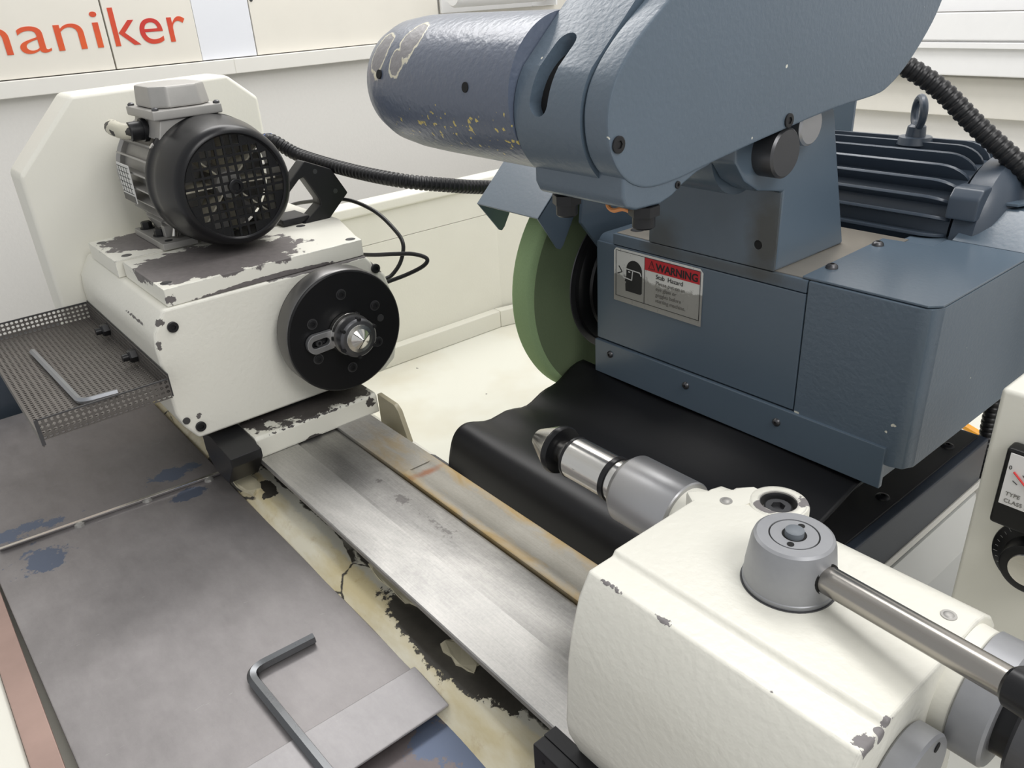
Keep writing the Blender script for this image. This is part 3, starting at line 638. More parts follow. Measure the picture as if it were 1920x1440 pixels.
# open lathe: remove end disks so the cowl is hollow
strip_caps(cw)
gx = -0.9530; gr = G(); pitch = 0.0104; N = 11; bar = 0.0027
half = N * pitch / 2
for i in range(N + 1):
    q = -half + i * pitch; L = math.sqrt(max(0.0603 ** 2 - q * q, 0)) 
    if L < 0.02: continue
    gr.box(gx - 0.0025, gx, my + q - bar / 2, my + q + bar / 2, mz - L, mz + L)
    gr.box(gx - 0.0026, gx - 0.0001, my - L, my + L, mz + q - bar / 2, mz + q + bar / 2)
for i in range(N):
    for j in range(N):
        cy, cz = -half + (i + .5) * pitch, -half + (j + .5) * pitch
        far = math.hypot(abs(cy) + pitch / 2, abs(cz) + pitch / 2)
        near = math.hypot(max(abs(cy) - pitch / 2, 0), max(abs(cz) - pitch / 2, 0))
        if (far > 0.0605 and near < 0.0600) or (abs(cy) < pitch * .6 and abs(cz) < pitch * .6):
            ct = [(my + cy + a * pitch / 2, mz + cz + b * pitch / 2) for a, b in ((-1, -1), (1, -1), (1, 1), (-1, 1))]
            ct = [(my + (p[0] - my) * min(1, 0.0605 / max(1e-6, math.hypot(p[0] - my, p[1] - mz))), mz + (p[1] - mz) * min(1, 0.0605 / max(1e-6, math.hypot(p[0] - my, p[1] - mz)))) for p in ct]
            gr.prism(ct, 'x', gx - 0.0025, gx - 0.0002)
build('grille', gr, M['blacksatin'], cw, smooth=False, kind='stuff', label='black square hole grille')
build('grille_boss', G().lathe((gx - 0.004, my, mz), (1, 0, 0), [(0, 0.009), (0.006, 0.009), (0.0065, 0.008), (0.0065, 0.005), (0.004, 0.0045)], 24), M['blacksatin'], cw)
build('fan_hub', G().lathe((-1.03, my, mz), (1, 0, 0), [(0, 0.02), (0.055, 0.018), (0.058, 0.016)], 24), M['alu'], hm)
for k in range(8):
    a = k * PI / 4; c, s = math.cos(a), math.sin(a)
    pr = [Vector((x, my + c * r, mz + s * r)) for x, r in [(-1.02, 0.016), (-0.972, 0.016), (-0.966, 0.056), (-1.0, 0.056)]]
    off = Vector((0, -s, c)) * 0.001
    build('fan_blade', G().loft([p - off for p in pr], [p + off for p in pr]), M['fanblade'] if 'fanblade' in M else M.setdefault('fanblade', plain('cream_fan_plastic', srgb(222, 216, 196), 0.5)), hm)
# terminal box
tbx = build('terminal_box', G().prism([(my - 0.056, mz + 0.055), (my - 0.05, 0.384), (my + 0.022, 0.384), (my + 0.03, mz + 0.055)], 'x', -1.116, -1.018), M['alu'], hm, bevel=0.002)
build('gasket_rim', G().box(-1.118, -1.013, 0.290, 0.3735, 0.3842, 0.3955), M['alu'], tbx, bevel=0.002)
lid = []
def octo(x0, x1, y0, y1, c): return [(x0 + c, y0), (x1 - c, y0), (x1, y0 + c), (x1, y1 - c), (x1 - c, y1), (x0 + c, y1), (x0, y1 - c), (x0, y0 + c)]
lo = [(a, b, 0.3957) for a, b in octo(-1.112, -1.019, 0.2965, 0.368, 0.016)]; hi = [(a, b, 0.4205) for a, b in octo(-1.109, -1.022, 0.2985, 0.3655, 0.016)]
build('terminal_lid', G().loft(lo, hi), M['alu'], hm, bevel=0.003, seg=2, label='octagonal cast lid of the terminal box')
for p in ((-1.112, 0.2955), (-1.018, 0.2955), (-1.018, 0.369)):
    build('lid_screw', G().lathe((p[0], p[1], 0.3955), (0, 0, 1), [(0, 0.004), (0.002, 0.004), (0.0035, 0.002)], 12), M['gunmetal'], hm)
cgl = build('cable_gland', G().lathe((-1.07, my - 0.053, 0.370), (0, -1, 0), [(0, 0.014), (0.006, 0.014), (0.006, 0.0115), (0.02, 0.0115), (0.021, 0.0095)], 12), M['black'], hm)
build('gland_cable', G().tube(spline([(-1.07, my - 0.068, 0.370), (-1.076, my - 0.078, 0.371), (-1.094, my - 0.083, 0.3735), (-1.12, my - 0.078, 0.372), (-1.15, my - 0.06, 0.362), (-1.19, my - 0.03, 0.35)], 8), 0.0095, 14), M['dirtycable'], hm, label='dirty white cable curling into the gland')
# feet
for sgn in (-1, 1):
    yo = my + sgn * 0.075; yi = my + sgn * 0.03
    ft = build('motor_foot', G().box(-1.165, -1.045, min(yo, yi), max(yo, yi), 0.2254, 0.2345), M['alu'], hm, bevel=0.0015)
    build('foot_web', G().prism([(yo - sgn * 0.024, 0.2345), (yo - sgn * 0.016, 0.252), (my + sgn * 0.045, 0.262), (my + sgn * 0.025, 0.25), (yi, 0.2345)], 'x', -1.15, -1.09), M['alu'], ft, bevel=0.001)
    if sgn < 0:
        for bx in (-1.148, -1.093):
            hex_bolt(ft, (bx, yo - sgn * 0.013, 0.2345), (0, 0, 1), 0.0075, 0.008)
        build('earth_clip', G().box(-1.085, -1.073, yo + 0.014, yo + 0.034, 0.2345, 0.250), M['alu'], ft, bevel=0.001)
        build('earth_screw', G().cyl((-1.062, yo + 0.022, 0.236), (-1.070, yo + 0.030, 0.252), 0.004, 0.004, 12), M['steel'], ft)
        build('foot_slot', G().lathe((-1.058, yo + 0.012, 0.2345), (0, 0, 1), [(0, 0.005), (0.0004, 0.005)], 14), M['dark'], ft)
nd = Vector((0, -0.97, 0.05)).normalized()
npl = build('name_plate', G().box(-1.138, -1.088, my - 0.0815, my - 0.0800, mz - 0.026, mz + 0.022), M['labelwhite'], hm, bevel=0.0005)
for i in range(6):
    build('print_line', G().box(-1.136, -1.090, my - 0.0819, my - 0.0814, mz + 0.018 - i * 0.0065, mz + 0.0187 - i * 0.0065), M['ink'], npl)
for i in range(4):
    build('print_line', G().box(-1.131 + 0.011 * i, -1.1303 + 0.011 * i, my - 0.0819, my - 0.0814, mz - 0.014, mz + 0.018), M['ink'], npl)
build('plate_band', G().box(-1.137, -1.089, my - 0.0819, my - 0.0814, mz - 0.0255, mz - 0.017), M['blacksatin'], npl)
for a in (142, 38, 322):
    c, s = math.cos(math.radians(a)), math.sin(math.radians(a))
    build('cowl_screw', G().lathe((-1.027, my + c * 0.0795, mz + s * 0.0795), (0, c, s), [(0, 0.004), (0.002, 0.004), (0.003, 0.002)], 12), M['steel'], hm)

# black bow handle behind the motor
hn = thing('bow_handle', 'black angular bow handle standing behind the small motor', 'handle', (-1.03, 0.49, 0.205))
H = [(0.420, 0.262), (0.474, 0.307), (0.512, 0.291), (0.532, 0.254), (0.478, 0.207), (0.454, 0.207), (0.444, 0.222), (0.492, 0.2445), (0.484, 0.252), (0.470, 0.2865), (0.436, 0.256)]
H = [(0.430, 0.268), (0.474, 0.3075), (0.512, 0.2905), (0.5325, 0.254), (0.478, 0.2052), (0.437, 0.2052), (0.4435, 0.2165), (0.4545, 0.2215), (0.4875, 0.2455), (0.4875, 0.2525), (0.4695, 0.2865), (0.4625, 0.2845), (0.437, 0.2625)]
build('bow', G().prism(H, 'x', -1.05, -1.026), M['black'], hn, bevel=0.002)
build('handle_foot', G().box(-1.075, -1.03, 0.43, 0.47, 0.2252, 0.2345), M['black'], hn, bevel=0.002)
for p in ((0.487, 0.2915), (0.513, 0.260)):
    build('pin_hole', G().lathe((-1.0262, p[0], p[1]), (1, 0, 0), [(0, 0.0034), (0.0005, 0.0034)], 12), M['gunmetal'], hn)

def conduit(name, label, pts, r, pitch=0.0075, group=None, cat='conduit', mat=None):
    path = resample(spline(pts, 24), pitch / 5)
    prof = (1.0, 1.0, 1.0, 0.88, 0.88)
    o = build(name, G().tube(path, r, 16, lambda i: r * prof[i % 5]), mat or M['black'], loc=tuple(path[0]), ang=25)
    tag(o, label, cat, group); return o
c1 = conduit('corrugated_hose', 'black corrugated cable hose running from the small motor behind the wheel guard',
    [(-1.17, 0.470, 0.318), (-1.14, 0.482, 0.3225), (-1.108, 0.505, 0.302), (-1.015, 0.53, 0.288), (-0.927, 0.56, 0.279), (-0.902, 0.62, 0.265), (-0.904, 0.68, 0.251), (-0.90, 0.75, 0.24), (-0.875, 0.83, 0.245), (-0.85, 0.9, 0.25)], 0.0098, 0.0066)
build('tape_wrap', G().tube([(-1.154, 0.4768, 0.3205), (-1.142, 0.4812, 0.3223)], 0.0108, 16), M['bluetape'], c1, label='blue tape wrap at the hose end')
cb = build('signal_cable', G().tube(spline([(-1.24, 0.512, 0.19), (-1.179, 0.513, 0.217), (-1.084, 0.518, 0.237), (-1.03, 0.532, 0.243), (-0.974, 0.54, 0.235), (-0.937, 0.545, 0.217), (-0.914, 0.545, 0.199), (-0.908, 0.535, 0.177), (-0.91, 0.520, 0.161), (-0.909, 0.506, 0.158)], 10), 0.0028, 10), M['black'], loc=(-0.9, 0.52, 0.13))
tag(cb, 'thin black cable arching high beside the black faceplate', 'cable')
cb = build('signal_cable', G().tube(spline([(-0.95, 0.500, 0.186), (-0.928, 0.509, 0.188), (-0.905, 0.525, 0.190), (-0.882, 0.540, 0.191), (-0.863, 0.548, 0.187), (-0.867, 0.545, 0.177), (-0.885, 0.530, 0.165), (-0.902, 0.507, 0.156)], 10), 0.0028, 10), M['black'], loc=(-0.9, 0.52, 0.13))
tag(cb, 'thin black cable making the lower flat loop beside the faceplate', 'cable')

# ================================================================== GRINDING WHEEL + WHEEL HEAD
wy, wz = 0.791, 0.129
gw = thing('abrasive_disc', 'large green abrasive grinding wheel with black hub flange', 'grinding wheel', (-0.755, wy, wz))
build('abrasive', G().lathe((-0.774, wy, wz), (1, 0, 0), [(0, 0.168), (0.003, 0.1755), (0.008, 0.1775), (0.031, 0.1775), (0.036, 0.1755), (0.039, 0.168)], 96), M['wheel'], gw, ang=60)
build('side_face', G().lathe((-0.7352, wy, wz), (1, 0, 0), [(0, 0.1685), (0.0006, 0.1675), (0.0007, 0.09)], 96), M['wheel_shaded'], gw)
build('blotter', G().lathe((-0.7345, wy, wz), (1, 0, 0), [(0, 0.106), (0.001, 0.105)], 64), M['gunmetal'], gw, label='grey paper blotter ring')
build('hub_flange', G().lathe((-0.7335, wy, wz), (1, 0, 0), [(0, 0.097), (0.006, 0.096), (0.012, 0.088), (0.0125, 0.082), (0.016, 0.08), (0.018, 0.06)], 64), M['blacksatin'], gw)

wh = thing('spindle_unit', 'big blue grey wheelhead housing with a riveted warning sign', 'wheelhead', (-0.48, 0.8, 0.0))
yF = 0.685
build('housing', G().box(-0.683, -0.393, yF, 0.90, 0.084, 0.2145), M['blue_smooth'], wh, bevel=0.0015, label='front housing block')
build('top_slab', G().box(-0.655, -0.393, yF - 0.0003, 0.872, 0.2152, 0.2285), M['machined_blue'] if 'machined_blue' in M else M['blue_dirty'], wh, bevel=0.001)
build('bare_top', G().box(-0.652, -0.385, yF + 0.004, 0.871, 0.2284, 0.2292), M['machined'], wh, label='bare machined top face')
build('skirt', G().box(-0.684, -0.289, yF - 0.0035, yF + 0.003, 0.036, 0.0825), M['blue_smooth'], wh, bevel=0.0012, label='blue lower skirt plate')
rr = [(-0.392, yF), (-0.285, yF), (-0.2735, yF + 0.004), (-0.268, yF + 0.016), (-0.268, 1.05), (-0.392, 1.05)]
build('end_cover', G().prism(rr, 'z', 0.062, 0.2285), M['blue'], wh, bevel=0.0015, label='right end cover of the housing')
build('core', G().box(-0.68, -0.30, yF + 0.006, 1.05, 0.03, 0.0838), M['blue_smooth'], wh)
tp = build('top_cover', G().prism([(-0.4, yF + 0.002), (-0.277, yF + 0.002), (-0.268, yF + 0.012), (-0.268, 0.888), (-0.352, 0.888), (-0.352, 0.857), (-0.405, 0.851)], 'z', 0.2292, 0.2315), M['blue_smooth'], wh, bevel=0.0006)
for p in ((-0.392, 0.726), (-0.396, 0.824)): button_screw(tp, (p[0], p[1], 0.2315), (0, 0, 1), 0.0062, 0.0045)
hood = thing('belt_hood', 'folded blue grey sheet hood rising beside the wheel motor', 'hood', (-0.3, 0.9, 0.2315))
hd = [(-0.352, 0.8885), (-0.262, 0.8885)]
def slab(y0, z0, y1, z1, xa, xb, xc, xd, th=0.002):
    return G().loft([(xa, y0, z0), (xb, y0, z0), (xb, y0, z0 - th), (xa, y0, z0 - th)], [(xc, y1, z1), (xd, y1, z1), (xd, y1, z1 - th), (xc, y1, z1 - th)])
build('sloped_panel', slab(0.889, 0.2315, 0.931, 0.262, -0.347, -0.24, -0.339, -0.24), M['blue_smooth'], hood)
build('top_panel', slab(0.931, 0.262, 1.10, 0.266, -0.339, -0.24, -0.339, -0.24), M['blue_smooth'], hood)
build('clamp_strip', G().prism([(-0.339, 0.928), (-0.305, 0.930), (-0.285, 0.975), (-0.285, 1.10), (-0.339, 1.10)], 'z', 0.2655, 0.2685), M['blue_smooth'], hood, bevel=0.0005)
button_screw(hood, (-0.318, 0.975, 0.2685), (0, 0, 1), 0.006, 0.003)
for p in ((-0.656, 0.068), (-0.532, 0.066), (-0.408, 0.065)): button_screw(wh, (p[0], yF - 0.0035, p[1]), (0, -1, 0), 0.0048, 0.003)
build('slotted_bolt', G().lathe((-0.64, 0.712, 0.2292), (0, 0, 1), [(0, 0.0085), (0.0008, 0.008), (0.0008, 0.005), (0.0003, 0.004)], 20), M['gunmetal'], wh)
build('cast_corner', G().prism(arc((0.7005, 0.208), 0.0145, 90, 180, 6) + [(0.686, 0.19), (0.76, 0.19), (0.76, 0.2225)], 'x', -0.6828, -0.6575), M['blue_smooth'], wh, bevel=0.002)

# warning sign (flat printed foil plate, riveted)
ws = build('warning_sign', G().prism([(-0.652, 0.1448), (-0.652, 0.2085), (-0.6485, 0.2125), (-0.522, 0.2125), (-0.5175, 0.208), (-0.5175, 0.1448)], 'y', yF - 0.0014, yF - 0.0003), M['foil'], wh, label='scratched aluminium warning sign with red banner')
ya = yF - 0.0018; yb = yF - 0.0013
def pr(g, m, n='print_mark'): return build(n, g, m, ws, smooth=False)
L0, R0, T0, B0 = -0.6485, -0.5205, 0.2095, 0.1515
for g in (G().box(L0, R0, ya, yb, T0, T0 + 0.0005), G().box(L0, R0, ya, yb, B0, B0 + 0.0005), G().box(L0, L0 + 0.0005, ya, yb, B0, T0), G().box(R0, R0 + 0.0005, ya, yb, B0, T0), G().box(-0.6022, -0.6017, ya, yb, B0, T0)):
    pr(g, M['ink'], 'border_line')
pr(G().box(-0.6015, -0.5212, ya, yb, 0.1945, 0.2093), M['red'], 'red_banner')
text_mesh('warning_word', 'WARNING', 0.0126, M['ink'], ws, (-0.5845, ya - 0.0001, 0.1970), (1, 0, 0), (0, 0, 1), 0.0001, bold=0.00035)
tri = [(-0.5955, 0.1972), (-0.5865, 0.1972), (-0.591, 0.2072)]
for a, b in zip(tri, tri[1:] + tri[:1]):
    d = Vector((b[0] - a[0], b[1] - a[1])); nn = Vector((-d.y, d.x)).normalized() * 0.0003
    pr(G().prism([(a[0] - nn.x, a[1] - nn.y), (b[0] - nn.x, b[1] - nn.y), (b[0] + nn.x, b[1] + nn.y), (a[0] + nn.x, a[1] + nn.y)], 'y', ya - 0.0003, ya), M['ink'], 'triangle_line')
text_mesh('exclamation', '!', 0.008, M['ink'], ws, (-0.5918, ya - 0.0001, 0.1987), (1, 0, 0), (0, 0, 1), 0.0001)
for i, (s, m, sz) in enumerate((('Stab  Hazard', 'ink', 0.0078), ('Please put on an', 'faint', 0.0066), ('eye glass or', 'faint', 0.0066), ('goggles before', 'faint', 0.0066), ('starting machine.', 'faint', 0.0066))):
    text_mesh('small_print', s, sz, M[m], ws, (-0.5845, ya, 0.1870 - i * 0.0072), (1, 0, 0), (0, 0, 1), 0.0001)
head = [(-0.632, 0.161), (-0.608, 0.161), (-0.606, 0.163), (-0.606, 0.188)] + arc((-0.6185, 0.189), 0.0125, 0, 180, 12)[1:] + [(-0.631, 0.180), (-0.6335, 0.1735), (-0.631, 0.1725), (-0.6325, 0.170)]
pr(G().prism(head, 'y', ya, yb), M['ink'], 'head_pictogram')
for a, b in (((-0.636, 0.1895), (-0.609, 0.1885)), ((-0.636, 0.1895), (-0.636, 0.178)), ((-0.636, 0.178), (-0.622, 0.1765)), ((-0.622, 0.1765), (-0.6205, 0.189)), ((-0.609, 0.1885), (-0.607, 0.1845))):
    d = Vector((b[0] - a[0], b[1] - a[1])); nn = Vector((-d.y, d.x)).normalized() * 0.0006
    pr(G().prism([(a[0] - nn.x, a[1] - nn.y), (b[0] - nn.x, b[1] - nn.y), (b[0] + nn.x, b[1] + nn.y), (a[0] + nn.x, a[1] + nn.y)], 'y', ya - 0.0003, ya), M['labelwhite'], 'goggle_line')
pr(G().box(-0.6275, -0.6245, ya - 0.0003, ya, 0.1855, 0.187), M['labelwhite'], 'goggle_line')
for a, b in (((-0.6455, 0.1805), (-0.638, 0.184)), ((-0.638, 0.184), (-0.6435, 0.1905))):
    d = Vector((b[0] - a[0], b[1] - a[1])); nn = Vector((-d.y, d.x)).normalized() * 0.0006
    pr(G().prism([(a[0] - nn.x, a[1] - nn.y), (b[0] - nn.x, b[1] - nn.y), (b[0] + nn.x, b[1] + nn.y), (a[0] + nn.x, a[1] + nn.y)], 'y', ya, yb), M['ink'], 'arrow_line')

# wheel guard
wg = thing('wheel_guard', 'folded blue steel guard over the top of the green wheel', 'guard', (-0.77, 0.7, 0.25))
def pslab(name, pts, n, th, mat=None):
    n = Vector(n).normalized() * th; a = [Vector(p) for p in pts]
    return build(name, G().loft(a, [p + n for p in a]), mat or M['blue_smooth'], wg, bevel=0.0008)
u = Vector((0, 0.047, 0.0445)); un = Vector((0, 0.0445, -0.047)).normalized()
p0 = Vector((-0.836, 0.617, 0.2505)); p1 = Vector((-0.715, 0.617, 0.2505))
pslab('front_sheet', [p0, p1, p1 + u * 3.0, p0 + u * 3.0], un, 0.0025)
pslab('side_flap', [(-0.715, 0.617, 0.2505), (-0.715, 0.647, 0.2065), (-0.715, 0.653, 0.2035), (-0.715, 0.658, 0.2075), (-0.715, 0.690, 0.262), (-0.715, 0.75, 0.36), (-0.715, 0.74, 0.367)], (-1, 0, 0), 0.0025)
pslab('side_flap', [(-0.836, 0.617, 0.2505), (-0.836, 0.650, 0.2085), (-0.836, 0.655, 0.2065), (-0.836, 0.660, 0.2110), (-0.836, 0.69, 0.262), (-0.836, 0.75, 0.36), (-0.836, 0.74, 0.367)], (1, 0, 0), 0.0025)
pslab('back_plate', [(-0.706, 0.679, 0.262), (-0.706, 0.676, 0.235), (-0.706, 0.713, 0.190), (-0.706, 0.78, 0.19), (-0.706, 0.95, 0.19), (-0.706, 0.95, 0.34), (-0.706, 0.80, 0.38), (-0.706, 0.70, 0.35)], (1, 0, 0), 0.006)
g = G(); ro = [(wy + 0.2 * math.cos(math.radians(a)), wz + 0.2 * math.sin(math.radians(a))) for a in range(95, -61, -8)]
ri = [(wy + 0.196 * math.cos(math.radians(a)), wz + 0.196 * math.sin(math.radians(a))) for a in range(95, -61, -8)]
build('rim_band', g.prism(ro + ri[::-1], 'x', -0.83, -0.7), M['blue_smooth'], wg)

# ================================================================== BRACKET + INTERNAL GRINDING ARM
br = thing('hinge_bracket', 'blue grey bracket block with round hinge pins on top of the wheelhead', 'bracket', (-0.5, 0.75, 0.2292))
ch = G().lathe((-0.4525, yF - 0.004, 0.253), (0, 1, 0), [(0, 0.0045), (0.03, 0.0045)], 20)
build('block', G().box(-0.598, -0.4315, yF, 0.765, 0.2292, 0.3095), M['blue_dirty'], br, bevel=0.001, cut=ch)
lob = [(0.6865, 0.2292), (0.6865, 0.308)] + [(0.669, 0.3135), (0.645, 0.318), (0.622, 0.331), (0.606, 0.35), (0.603, 0.375), (0.64, 0.40), (0.70, 0.40), (0.755, 0.385), (0.764, 0.376), (0.815, 0.2292)]
build('pin_hole', G().cyl((-0.4525, yF + 0.0006, 0.253), (-0.4525, yF + 0.012, 0.253), 0.0044), M['dark'], br)  # dark plug stands in for the shade inside the hole
build('hinge_cheek', G().prism([(0.6868, 0.2293), (0.6868, 0.3096)] + lob[2:], 'x', -0.4590, -0.4305), M['blue_smooth'], br, bevel=0.003, label='upright rounded hinge cheek')
build('hinge_barrel', G().cyl((-0.56, 0.655, 0.356), (-0.459, 0.655, 0.356), 0.046, None, 40), M['blue_smooth'], br)
build('hinge_pin', G().lathe((-0.4305, 0.652, 0.354), (1, 0, 0), [(0, 0.0225), (0.0195, 0.0225), (0.0215, 0.0205)], 32), M['gunmetal'], br)
build('stop_pin', G().lathe((-0.4305, 0.700, 0.371), (1, 0, 0), [(0, 0.0185), (0.013, 0.0185), (0.015, 0.0165)], 32), M['zinc'], br, label='pale steel stop pin')

ia = thing('swing_grinder', 'raised blue grey swing arm carrying the internal grinding spindle', 'grinding arm', (-0.45, 0.5, 0.36))
A = [(0.478, 0.486), (0.454, 0.469), (0.437, 0.4535), (0.426, 0.440), (0.4200, 0.426), (0.4182, 0.410), (0.4215, 0.391), (0.431, 0.375), (0.446, 0.3635), (0.467, 0.358), (0.498, 0.359), (0.535, 0.364), (0.607, 0.373), (0.714, 0.384), (0.789, 0.3875), (0.815, 0.393), (0.845, 0.409), (0.879, 0.438), (0.900, 0.466), (0.93, 0.53), (0.93, 0.62), (0.88, 0.69), (0.80, 0.71), (0.72, 0.68)]
def smoothpoly(P_, k=3):
    v = [Vector((a, b, 0)) for a, b in P_]; sp = spline(v, k); return [(q.x, q.y) for q in sp]
build('arm_plate', G().prism(smoothpoly(A), 'x', -0.4300, -0.405), M['blue'], ia, bevel=0.0025, ang=40)
slot = []
for i, ang in enumerate([132, 142, 152, 162, 172, 182, 190]): slot.append(ang)
bc_ = (0.475, 0.4105); rb = 0.0585
# boss body wraps the spindle and runs up into the arm
B = [(bc_[0] + rb * math.cos(math.radians(a)), bc_[1] + rb * math.sin(math.radians(a))) for a in range(142, 282, 6)] + [(0.53, 0.362), (0.60, 0.372), (0.66, 0.40), (0.80, 0.66), (0.74, 0.68), (0.60, 0.585), (0.50, 0.512)]
cutg = G()
for k in range(5): pass
def slot_cut():
    g = G(); n = 12; top = []; 
    ring_a = []; ring_b = []
    # capsule running around the boss between -0.452 and -0.488
    pts = []
    for i in range(n + 1):
        a = 121 + (169 - 121) * i / n; w = 0.0102; pts.append((a, -0.4755 - 0.002 * (i / n), w))
    for a, xc, w in pts:
        c, s = math.cos(math.radians(a)), math.sin(math.radians(a))
        ring_a.append([(xc - w, bc_[0] + c * 0.044, bc_[1] + s * 0.044), (xc + w, bc_[0] + c * 0.044, bc_[1] + s * 0.044), (xc + w, bc_[0] + c * 0.07, bc_[1] + s * 0.07), (xc - w, bc_[0] + c * 0.07, bc_[1] + s * 0.07)])
    v = [p for r in ring_a for p in r]; f = []
    for i in range(n):
        for k in range(4): f.append((i * 4 + k, i * 4 + (k + 1) % 4, (i + 1) * 4 + (k + 1) % 4, (i + 1) * 4 + k))
    f.append((0, 1, 2, 3)); f.append(tuple(n * 4 + k for k in (3, 2, 1, 0)))
    g.add(v, f)
    for i in (0, n):
        a, xc, w = pts[i]; c, s = math.cos(math.radians(a)), math.sin(math.radians(a))
        g2 = G().lathe((xc, bc_[0] + c * 0.044, bc_[1] + s * 0.044), (0, c, s), [(0, w), (0.026, w)], 20)
        yield g2
    yield g
bs = build('boss', G().prism(B, 'x', -0.506, -0.4315), M['blue'], ia, ang=30)
for cg in slot_cut():
    cm = bpy.data.meshes.new('c'); cm.from_pydata(cg.v, [], cg.f); bm = bmesh.new(); bm.from_mesh(cm); bmesh.ops.recalc_face_normals(bm, faces=bm.faces[:]); bm.to_mesh(cm); bm.free()
    co_ = bpy.data.objects.new('c', cm); COL.objects.link(co_); bpy.context.view_layer.update()
    md = bs.modifiers.new('b', 'BOOLEAN'); md.operation = 'DIFFERENCE'; md.object = co_; md.solver = 'EXACT'
    dg = bpy.context.evaluated_depsgraph_get(); nm = bpy.data.meshes.new_from_object(bs.evaluated_get(dg)); bs.modifiers.clear(); bs.data = nm
    bpy.data.objects.remove(co_)
bs.data.polygons.foreach_set('use_smooth', [True] * len(bs.data.polygons)); bs.data.set_sharp_from_angle(angle=math.radians(28)); bs.data.materials.clear(); bs.data.materials.append(M['blue'])
build('slot_core', G().lathe((-0.503, bc_[0], bc_[1]), (1, 0, 0), [(0, 0.0465), (0.07, 0.0465)], 48), M['dark'], ia, label='dark inside of the curved slot')
cb_ = [(0.436, 0.378), (0.4355, 0.356), (0.440, 0.347), (0.450, 0.3435), (0.478, 0.3425), (0.492, 0.346), (0.505, 0.353), (0.522, 0.3595), (0.54, 0.363), (0.54, 0.368), (0.50, 0.372)]
cbb = build('clamp_block', G().prism(cb_, 'x', -0.506, -0.4065), M['blue'], ia, bevel=0.003, seg=3)
socket_screw(ia, (-0.405, 0.4285, 0.396), (1, 0, 0), 0.0062, 0.0016); socket_screw(ia, (-0.405, 0.6435, 0.384), (1, 0, 0), 0.0062, 0.0016); socket_screw(cbb, (-0.4068, 0.498, 0.3545), (1, 0, 0), 0.0030, 0.0014)
for (bx, by) in ((-0.492, 0.458), (-0.416, 0.470)):
    nb = build('hex_nut', G().lathe((bx, by, 0.3425), (0, 0, -1), [(0, 0.0125), (0.008, 0.0125)], 6, 0.2), M['black'], ia)
    build('bolt_end', G().lathe((bx, by, 0.3345), (0, 0, -1), [(0, 0.0092), (0.009, 0.0092), (0.0105, 0.0075)], 18), M['black'], nb)
oc = build('cable_tie', G().tube(spline([(-0.452, 0.466, 0.3445), (-0.449, 0.464, 0.3375), (-0.442, 0.463, 0.3355), (-0.433, 0.464, 0.338), (-0.427, 0.466, 0.3365)], 8), 0.0019, 8), M['orange'], loc=(-0.44, 0.464, 0.336))
tag(oc, 'small orange plastic hook under the raised grinding arm', 'cable tie')
sp = build('spindle_housing', G().lathe((-0.752, 0.475, 0.4205), (1, 0, 0), [(0, 0.040), (0.002, 0.0455), (0.012, 0.0530), (0.03, 0.0585), (0.06, 0.0615), (0.10, 0.0625), (0.245, 0.0630)], 72), M['blue_spindle'], ia, ang=40, label='blue spindle cylinder with paint chips')
for (x, a) in ((-0.703, 167), (-0.563, 172)):
    c, s = math.cos(math.radians(a)), math.sin(math.radians(a))
    build('set_screw_hole', G().lathe((x, 0.475 + c * 0.0600, 0.4205 + s * 0.0600), (0, c, s), [(0, 0.0042), (0.0036 if x > -.65 else 0.0022, 0.0042)], 16), M['dark'], sp)

# ================================================================== WHEEL MOTOR
mo = thing('electric_motor', 'large dark blue finned wheel motor with a lifting eye bolt', 'motor', (-0.46, 1.0, 0.2))
cy_, cz_ = 0.98, 0.222; x0_, x1_ = -0.60, -0.360
build('frame', G().lathe((x0_ - 0.03, cy_, cz_), (1, 0, 0), [(0, 0.077), (0.27, 0.077)], 48), M['blue_motor'], mo)
for k in range(14):
    a = math.radians(62 + k * 12.4)
    c, s = math.cos(a), math.sin(a); off = Vector((0, -s, c)) * 0.0018
    prf = [(x0_, 0.073), (x0_ + 0.006, 0.093), (x1_ - 0.03, 0.0955)] + [(x1_ - 0.03 + 0.03 * math.sin(t * PI / 12), 0.073 + 0.0225 * math.cos(t * PI / 12)) for t in range(1, 7)]
    pp = [Vector((x, cy_ + c * r, cz_ + s * r)) for x, r in prf]
    build('cooling_fin', G().loft([p - off for p in pp], [p + off for p in pp]), M['blue_motor'], mo, bevel=0.0006)
build('end_shield', G().lathe((x1_ + 0.003, cy_, cz_), (1, 0, 0), [(0, 0.077), (0.002, 0.083), (0.026, 0.085), (0.030, 0.082), (0.038, 0.074), (0.048, 0.05)], 56), M['blue_motor'], mo)
build('shield_lug', G().prism([(0.893, 0.252), (0.895, 0.275), (0.904, 0.285), (0.925, 0.285), (0.925, 0.252)], 'x', -0.362, -0.330), M['blue_motor'], mo, bevel=0.003)
eb = build('eye_bolt', G().torus((-0.444, cy_ - 0.005, cz_ + 0.124), (0.75, 0.66, 0), 0.0160, 0.0045), M['blue_motor'], mo)
build('eye_collar', G().lathe((-0.444, cy_ - 0.005, cz_ + 0.089), (0, 0, 1), [(0, 0.02), (0.008, 0.018), (0.0085, 0.011), (0.0195, 0.010), (0.022, 0.007)], 20), M['blue_motor'], eb)
bp = build('rear_sheet', G().box(-0.80, -0.640, 1.19, 1.196, 0.0, 0.45), M['blue_smooth'], loc=(-0.7, 1.19, 0), bevel=0.001)
tag(bp, 'plain blue sheet panel standing behind the wheel motor', 'sheet panel')
